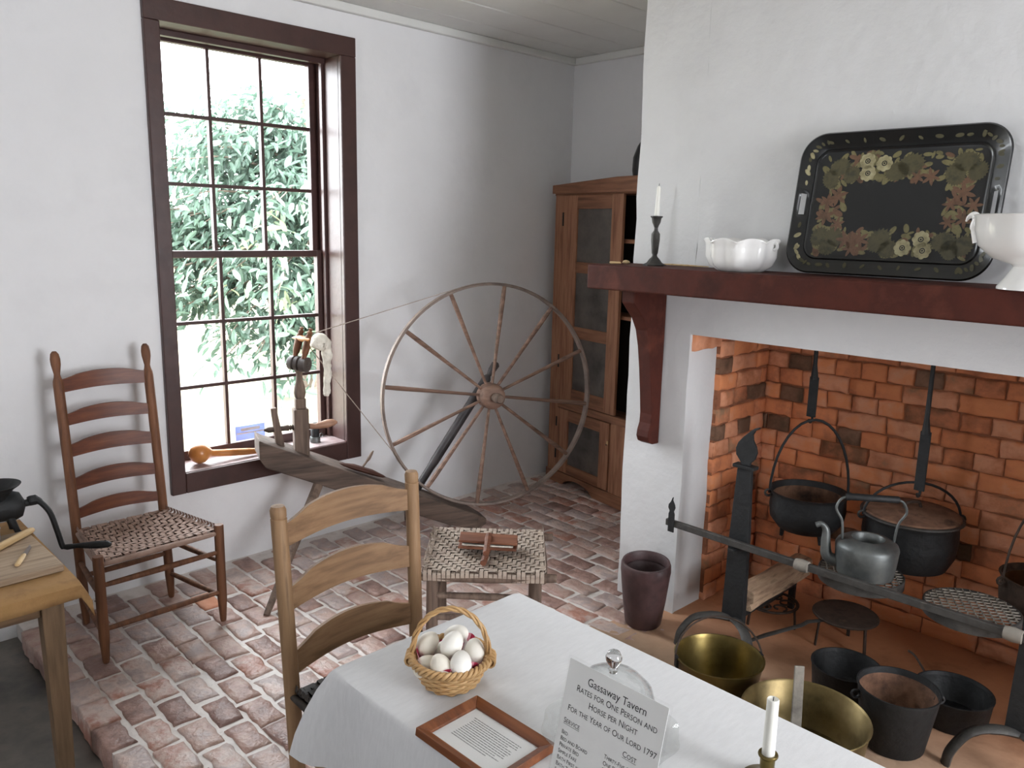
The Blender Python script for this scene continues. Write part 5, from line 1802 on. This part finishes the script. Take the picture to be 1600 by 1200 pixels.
# eggs
egg = MB()
prof = []
for i in range(13):
    t = PI * i / 12
    z = -math.cos(t)
    r_ = math.sin(t) * (1 - 0.10 * z)
    prof.append((max(0, r_) * 0.0205, z * 0.0265))
egg.lathe(prof, 20)
egg_me = egg.mesh('egg', eggshell, smooth=True)
eggs = [((-0.022, 0.05, 0.726), (0.5, 0.3), 'white egg standing by the basket lashing farthest from the sign'),
        ((0.018, 0.038, 0.7), (0.9, 0.8), 'white egg wedged low behind the topmost egg in the basket'),
        ((0.05, 0.04, 0.724), (1.0, 0.2), 'white egg under the basket handle beside the window-side rim'),
        ((-0.003, -0.008, 0.742), (0.4, 0.6), 'topmost white egg in the middle of the basket'),
        ((0.042, -0.028, 0.716), (0.7, 2.0), 'white egg resting against the checked napkin toward the sign'),
        ((-0.052, 0.016, 0.7), (1.2, 1.0), 'white egg low in the basket, half hidden by its neighbours'),
        ((-0.045, -0.024, 0.712), (0.5, 2.6), 'white egg between the foremost egg and the hidden one'),
        ((-0.016, -0.052, 0.722), (1.1, 2.2), 'foremost white egg in the basket above the napkin fold')]
for (p, rt_, lab) in eggs:
    o = bpy.data.objects.new('egg', egg_me)
    COL.objects.link(o)
    o.location = (BX + p[0], BY + p[1], p[2])
    o.scale = (1.1, 1.1, 1.1)
    o.rotation_euler = (rt_[0], 0.4, rt_[1])
    tag(o, lab, 'egg', 'eggs in the wicker basket')

# ---- framed text lying on the cloth
fr = thing('picture_frame', 'small red-brown wooden frame with a printed page lying on the cloth', 'picture frame', (0.914, 0.985, TT), rotz=math.radians(1.0))
fw_, fh_, bwid = 0.080, 0.1075, 0.021
outer = [(-fw_, -fh_), (fw_, -fh_), (fw_, fh_), (-fw_, fh_)]
inner = [(-fw_ + bwid, -fh_ + bwid), (fw_ - bwid, -fh_ + bwid), (fw_ - bwid, fh_ - bwid), (-fw_ + bwid, fh_ - bwid)]
for k in range(4):
    a, b = outer[k], outer[(k + 1) % 4]
    c, d = inner[(k + 1) % 4], inner[k]
    m_ = MB()
    m_.add([(a[0], a[1], 0), (b[0], b[1], 0), (c[0], c[1], 0), (d[0], d[1], 0), (a[0] * 0.985, a[1] * 0.985, 0.017), (b[0] * 0.985, b[1] * 0.985, 0.017), (c[0], c[1], 0.009), (d[0], d[1], 0.009)],
           [(3, 2, 1, 0), (4, 5, 6, 7), (0, 1, 5, 4), (1, 2, 6, 5), (2, 3, 7, 6), (3, 0, 4, 7)])
    m_.build('moulding', frame_wood, fr, bevel=0.0012)
MB().box(-fw_ + bwid - 0.002, fw_ - bwid + 0.002, -fh_ + bwid - 0.002, fh_ - bwid + 0.002, 0.001, 0.004).build('page', paper, fr)
ln = MB()
rl = random.Random(21)
for i in range(12):
    # lines run along -y, one under the other towards -x
    x = 0.036 - i * 0.0058
    y = 0.066 - 0.004 * (i > 0)
    end = -0.062 + (0.018 if i in (3, 9) else 0.004 * rl.random()) + (0.028 if i == 11 else 0)
    while y > end:
        L = rl.uniform(0.003, 0.010)
        ln.box(x - 0.0009, x + 0.0009, max(end, y - L), y, 0.00402, 0.0041)
        y -= L + 0.0016
o = ln.build('printed_lines', mat('grey_ink', ['#5A5A5A', '#6A6A6A'], rough=0.8, scale=2, bump=0), fr)
o['kind'] = 'stuff'
MB().box(-fw_ + bwid - 0.001, fw_ - bwid + 0.001, -fh_ + bwid - 0.001, fh_ - bwid + 0.001, 0.0055, 0.0068).build('frame_glass', acrylic, fr)

# ---- rates sign in an acrylic stand
SW, SH = 0.2045, 0.254
sg = thing('price_sign', 'printed list of tavern rates in a clear upright stand on the cloth', 'sign', (0.882, 0.702, TT + 0.0012))
sl = 0.058 / SH
up_v = Vector((sl, 0, math.sqrt(1 - sl * sl)))
R = Matrix((Vector((0.012, -1, 0)).normalized(), up_v, Vector((0.012, -1, 0)).normalized().cross(up_v))).transposed()
sg.rotation_euler = R.to_euler()
MB().box(-SW / 2, SW / 2, 0, SH, -0.0032, 0.0).build('stand_sheet', acrylic, sg, bevel=0.0006)
MB().box(-SW / 2 + 0.004, SW / 2 - 0.004, 0.002, SH - 0.004, 0.0004, 0.0012).build('page', paper, sg)
ft = MB()
ft.add([(-SW / 2, 0.0, -0.0035), (SW / 2, 0, -0.0035), (SW / 2, -0.0012 + 0.0262, -0.0985), (-SW / 2, -0.0012 + 0.0262, -0.0985)], [(0, 1, 2, 3)])
ft.build('stand_foot', acrylic, sg, solid=0.0025)
txt_n = [0]
def text(body, x, y, size, align='LEFT', sc_=0.72, caps=True, underline=False, width=1.0):
    c = bpy.data.curves.new('lettering', 'FONT')
    c.body = body
    c.size = size
    c.align_x = align
    c.small_caps_scale = sc_
    c.underline_height = 0.05
    c.underline_position = -0.08
    for i, chr_ in enumerate(body):
        f = c.body_format[i]
        f.use_small_caps = caps
        f.use_underline = underline
    c.materials.append(ink)
    tmp = bpy.data.objects.new('lettering_curve', c)
    COL.objects.link(tmp)
    dg = bpy.context.evaluated_depsgraph_get()
    me = bpy.data.meshes.new_from_object(tmp.evaluated_get(dg))
    bpy.data.objects.remove(tmp)
    bpy.data.curves.remove(c)
    me.name = 'lettering'
    o = bpy.data.objects.new('lettering', me)
    COL.objects.link(o)
    o.parent = sg
    o.location = (x, y, 0.0015)
    o.scale = (width, 1, 1)
    return o
H = SH
text('Gassaway Tavern', 0.004, H - 0.033, 0.0185, 'CENTER', caps=False, width=0.90)
text('Rates for One Person and', 0.006, H - 0.050, 0.0150, 'CENTER', 0.82, width=0.90)
text('Horse per Night', 0.004, H - 0.068, 0.0150, 'CENTER', 0.82, width=0.90)
text('For the Year of Our Lord 1797', 0.004, H - 0.087, 0.0140, 'CENTER', 0.82, width=0.90)
text('Service', -0.088, H - 0.109, 0.0125, 'LEFT', 0.82, underline=True, width=0.9)
text('Cost', 0.034, H - 0.109, 0.0125, 'LEFT', 0.82, underline=True, width=0.95)
serv = ['Bed', 'Bed and Board', 'Private Bed', 'Simple Fare', 'Bath First in', 'Bath Thereafter', 'Stable', 'Stable and Hay', 'Beer', 'Wine']
cost = ['Thirty-Five Cents', 'One Dollar', 'Sixty-Five Cents', 'Twenty-Five Cents', 'Twenty Cents']
for i, s in enumerate(serv):
    text(s, -0.088, H - 0.128 - 0.0108 * i, 0.0098, 'LEFT', 0.82, width=0.86)
for i, s in enumerate(cost):
    text(s, 0.002, H - 0.128 - 0.0108 * i, 0.0098, 'LEFT', 0.82, width=0.86)

# ---- covered glass dish behind the sign
gd = thing('glass_dish', 'clear glass plate with a knobbed dome cover behind the rates sign', 'glass dish', (1.10, 0.835, TT))
def fl8(r, z, an, i):
    return (r * (1 + (0.022 * math.cos(an * 10) if r > 0.09 else 0)), z)
MB().lathe([(0.0, 0.0), (0.06, 0.0), (0.064, 0.004), (0.10, 0.012), (0.128, 0.020), (0.130, 0.023), (0.126, 0.023), (0.098, 0.016), (0.06, 0.008), (0, 0.006)], 80, wob=fl8).build('plate', clear_glass, gd, smooth=True)
MB().lathe([(0.084, 0.017), (0.086, 0.03), (0.084, 0.07), (0.074, 0.105), (0.052, 0.127), (0.025, 0.136), (0.010, 0.138)], 44, cap0=False).build('dome', clear_glass, gd, smooth=True, solid=0.002)
kg = bpy.data.materials.new('solid_glass')
kg.use_nodes = True
b_ = kg.node_tree.nodes['Principled BSDF']
b_.inputs['Transmission Weight'].default_value = 1.0
b_.inputs['Roughness'].default_value = 0.02
b_.inputs['IOR'].default_value = 1.45
MB().lathe([(0.008, 0.138), (0.009, 0.144), (0.007, 0.149), (0.011, 0.155), (0.0155, 0.164), (0.0155, 0.170), (0.011, 0.179), (0.005, 0.183), (0, 0.184)], 24).build('knob', kg, gd, smooth=True)

# ---- candle in a brass holder
bh = thing('brass_candle_holder', 'short brass candle holder near the corner of the white table', 'candle holder', (1.208, 0.571, TT))
MB().lathe([(0.0, 0.0), (0.04, 0.0), (0.042, 0.004), (0.03, 0.009), (0.016, 0.014), (0.011, 0.022), (0.0125, 0.03), (0.013, 0.048), (0.0165, 0.051), (0.0175, 0.054), (0.0165, 0.0565), (0.012, 0.056), (0.0115, 0.035), (0, 0.034)], 30).build('cup', brass, bh, smooth=True)
cd2 = thing('candle', 'stubby white candle in the brass holder on the white table', 'candle', (1.208, 0.571, TT + 0.0345))
cd2.rotation_euler = (math.radians(-1.0), math.radians(2.2), 0)
MB().lathe([(0.0, 0.0), (0.0108, 0.0), (0.0112, 0.01), (0.0103, 0.115), (0.0105, 0.122), (0.0095, 0.124), (0.006, 0.121), (0.0, 0.120)], 24).build('wax', wax, cd2, smooth=True)
MB().tube([(0, 0, 0.119), (0.0008, 0, 0.127)], 0.0009, 6).build('wick', ink, cd2)

# ------------------------------------------------------------------ side table by the step
LT = thing('side_table', 'plain oak table with tapered legs standing below the brick step', 'table', (0.19, 2.80, -0.08))
lx0, lx1, ly0, ly1, lz = -0.80, 0.445, -0.345, 0.35, 0.625
MB().box(lx0, lx1, ly0, ly1, lz - 0.02, lz).build('tabletop', oak_x, LT, bevel=0.003)
MB().box(lx0 + 0.06, lx1 - 0.06, ly0 + 0.045, ly0 + 0.065, lz - 0.095, lz - 0.02).build('apron', oak_x, LT, bevel=0.002)
MB().box(lx0 + 0.06, lx1 - 0.06, ly1 - 0.065, ly1 - 0.045, lz - 0.095, lz - 0.02).build('apron', oak_x, LT, bevel=0.002)
MB().box(lx1 - 0.065, lx1 - 0.045, ly0 + 0.07, ly1 - 0.07, lz - 0.095, lz - 0.02).build('apron', oak_x, LT, bevel=0.002)
for sx in (lx0 + 0.06, lx1 - 0.065):
    for sy in (ly0 + 0.06, ly1 - 0.06):
        sx = sx - 0.12 * (sy > 0)
        MB().beam((sx, sy, lz - 0.021), (sx, sy, 0.0), 0.062, 0.062, up=(1, 0, 0), w2=0.044, h2=0.044).build('leg', oak, LT, bevel=0.004)
# mustard cloth with a drooping corner
mc = MB()
X0, X1, Y0, Y1 = 0.19 + lx0 + 0.1, 0.19 + lx1 + 0.004, 2.80 + ly0 - 0.004, 2.80 + ly1 - 0.02
ZT = -0.08 + lz + 0.003
NU, NV = 46, 34
ov = 0.052
def mclo(u, v):
    # u along x past the right edge, v along y past the near edge
    x = X0 + u * (X1 + ov - X0)
    y = Y1 - v * (Y1 - (Y0 - ov))
    dx, dy = max(0, x - X1), max(0, Y0 - y)
    z = ZT
    if dx > 0 and dy > 0:
        z -= (dx + dy) * 1.05
        x, y = X1 + 0.004 + dx * 0.42, Y0 - 0.004 - dy * 0.30
    elif dx > 0:
        z -= dx * 0.96
        x = X1 + 0.004 + 0.006 * math.sin(y * 21) * dx / ov
    elif dy > 0:
        z -= dy * 0.96
        y = Y0 - 0.004 - 0.006 * math.sin(x * 17) * dy / ov
    else:
        z += 0.0008 * nz3((x, y, 0), 18)
    return Vector((x, y, z))
mc.grid(mclo, NU, NV)
o = mc.build('tablecloth', mustard, smooth=True, solid=0.0025)
tag(o, 'mustard yellow cloth with a drooping corner on the oak side table', 'tablecloth')
# cutting board, stick, knife
ZB = ZT + 0.0025
o = MB().box(-0.30, 0.30, -0.19, 0.19, 0, 0.022).build('cutting_board', board_w, bevel=0.004)
o.location = (0.322, 2.74, ZB)
o.rotation_euler = (0, 0, math.radians(1.5))
tag(o, 'worn grey wooden cutting board on the mustard cloth', 'cutting board')
ZK = ZB + 0.0222
o = MB().tube([(-0.12, 0, 0.012), (-0.06, 0, 0.0115), (0.05, 0, 0.0115), (0.085, 0, 0.011), (0.095, 0, 0.010)], [0.012, 0.0115, 0.0115, 0.0105, 0.007], 9).build('wooden_stick', pale_wood, smooth=True)
o.location = (0.555, 2.835, ZK)
o.rotation_euler = (0, 0, math.radians(40))
tag(o, 'thick peeled stick lying across the grey cutting board', 'stick')
kn = thing('paring_knife', 'small old knife with a pale wooden handle on the cutting board', 'knife', (0.555, 2.70, ZK), rotz=math.radians(64))
MB().tube([(-0.085, 0, 0.006), (-0.08, 0, 0.006), (-0.03, 0, 0.006), (0.0, 0, 0.006)], [0.006, 0.0085, 0.0085, 0.006], 8, flat=0.65).build('handle', pale_wood, kn, smooth=True)
MB().prism([(0, -0.008), (0.06, -0.006), (0.085, 0.003), (0.0, 0.008)], lambda a, b, d: (a, b, d), 0.004, 0.0055).build('blade', mat('stained_steel', ['#6A5F5A', '#8D8480', '#756A66'], rough=0.4, metal=0.6, scale=9, bump=0.1), kn)
# meat grinder
gr = thing('meat_grinder', 'black cast-iron meat grinder with a crank at the table corner', 'meat grinder', (0.525, 3.0, ZB))
MB().lathe([(0.0, -0.10), (0.05, -0.10), (0.052, -0.06), (0.046, -0.05), (0.048, 0.04), (0.05, 0.075), (0.042, 0.095), (0.02, 0.105), (0.012, 0.108), (0.012, 0.135), (0, 0.136)], 28, (0, 0, 0.095), axis='x').build('body', iron, gr, smooth=True)
MB().lathe([(0.032, 0.11), (0.04, 0.135), (0.055, 0.158), (0.075, 0.172), (0.078, 0.176), (0.07, 0.174), (0.05, 0.16), (0.034, 0.138), (0.026, 0.112)], 32, (0.025, 0, 0), cap1=False).build('hopper', iron, gr, smooth=True)
for (x, y) in ((0.07, 0.035), (0.07, -0.035), (-0.06, 0.035), (-0.06, -0.035)):
    MB().tube([(x * 0.8, y * 0.7, 0.07), (x, y * 1.2, 0.02), (x * 1.1, y * 1.4, 0.0)], [0.012, 0.009, 0.012], 8).build('foot', iron, gr, smooth=True)
MB().tube(bez([(0.125, 0, 0.105), (0.145, -0.005, 0.10), (0.175, -0.02, 0.055), (0.19, -0.03, -0.01), (0.20, -0.035, -0.065), (0.205, -0.035, -0.08)], 6), [0.014] * 8 + [0.0115] * 23, 10, flat=0.8).build('crank_arm', iron, gr, smooth=True)
MB().lathe([(0.016, 0.118), (0.018, 0.124), (0.018, 0.142), (0.013, 0.148), (0, 0.149)], 8, (0, 0, 0.1), axis='x').build('crank_nut', iron, gr)
MB().tube([(0.205, -0.035, -0.078), (0.215, -0.045, -0.078), (0.24, -0.065, -0.074), (0.29, -0.11, -0.070), (0.32, -0.135, -0.068), (0.328, -0.142, -0.068)], [0.008, 0.010, 0.0085, 0.014, 0.012, 0.005], 12).build('crank_handle', iron, gr, smooth=True)
# pale blue cup at the table's end
bc = thing('enamel_cup', 'pale blue enamel cup beside the cutting board', 'cup', (0.507, 2.955, ZK), 0)
bc.location = (0.50, 2.895, ZK)
MB().lathe([(0.0, 0), (0.03, 0), (0.032, 0.004), (0.034, 0.04), (0.036, 0.042), (0.033, 0.042), (0.030, 0.006), (0, 0.005)], 24).build('body', blue_m, bc, smooth=True)
MB().tube(bez([(-0.033, 0, 0.034), (-0.05, 0, 0.032), (-0.052, 0, 0.016), (-0.033, 0, 0.01)], 5), 0.003, 6).build('handle', blue_m, bc, smooth=True)

# ------------------------------------------------------------------ things on the window sill
gz = 0.479
go = thing('gourd_dipper', 'orange dried gourd dipper with a long neck on the window sill', 'gourd', (1.492, YW + 0.075, gz))
go.rotation_euler = (0, 0, math.radians(-6))
gb = MB()
gb.tube([(-0.05, 0, 0.048), (-0.047, 0, 0.048), (-0.038, 0, 0.049), (-0.02, 0, 0.05), (0, 0, 0.05), (0.022, 0, 0.049), (0.038, 0, 0.047), (0.047, 0, 0.045), (0.056, 0, 0.042), (0.10, 0, 0.036), (0.16, 0, 0.030), (0.22, 0, 0.024), (0.29, 0, 0.018), (0.33, 0, 0.013)],
        [0.004, 0.014, 0.031, 0.044, 0.049, 0.044, 0.033, 0.023, 0.017, 0.017, 0.018, 0.017, 0.013, 0.008], 20)
gb.build('shell', gourd_m, go, smooth=True)
MB().tube([(-0.052, 0, 0.048), (-0.046, 0, 0.048)], [0.005, 0.008], 8).build('blossom_scar', mat('dark_scar', ['#5A3218', '#6E4022'], rough=0.6, scale=5, bump=0.1), go)
jr = thing('ink_bottle', 'small dark bottle with a tin base on the window sill behind the spindle post', 'bottle', (2.105, YW + 0.075, gz))
MB().lathe([(0.0, 0.0), (0.026, 0.0), (0.0265, 0.002), (0.0265, 0.028), (0.025, 0.03), (0, 0.03)], 24).build('tin_base', pewter, jr, smooth=True)
MB().lathe([(0.021, 0.03), (0.022, 0.06), (0.021, 0.075), (0.012, 0.088), (0.011, 0.1), (0.013, 0.104), (0, 0.105)], 20, cap0=False).build('glass', iron, jr, smooth=True)
MB().tube(arc((0.036, 0, 0.03), 0.010, 0, 2 * PI, 12, (1, 0, 0), (0, 0, 1))[:-1], 0.0018, 6, closed=True).build('ring_handle', pewter, jr, smooth=True)
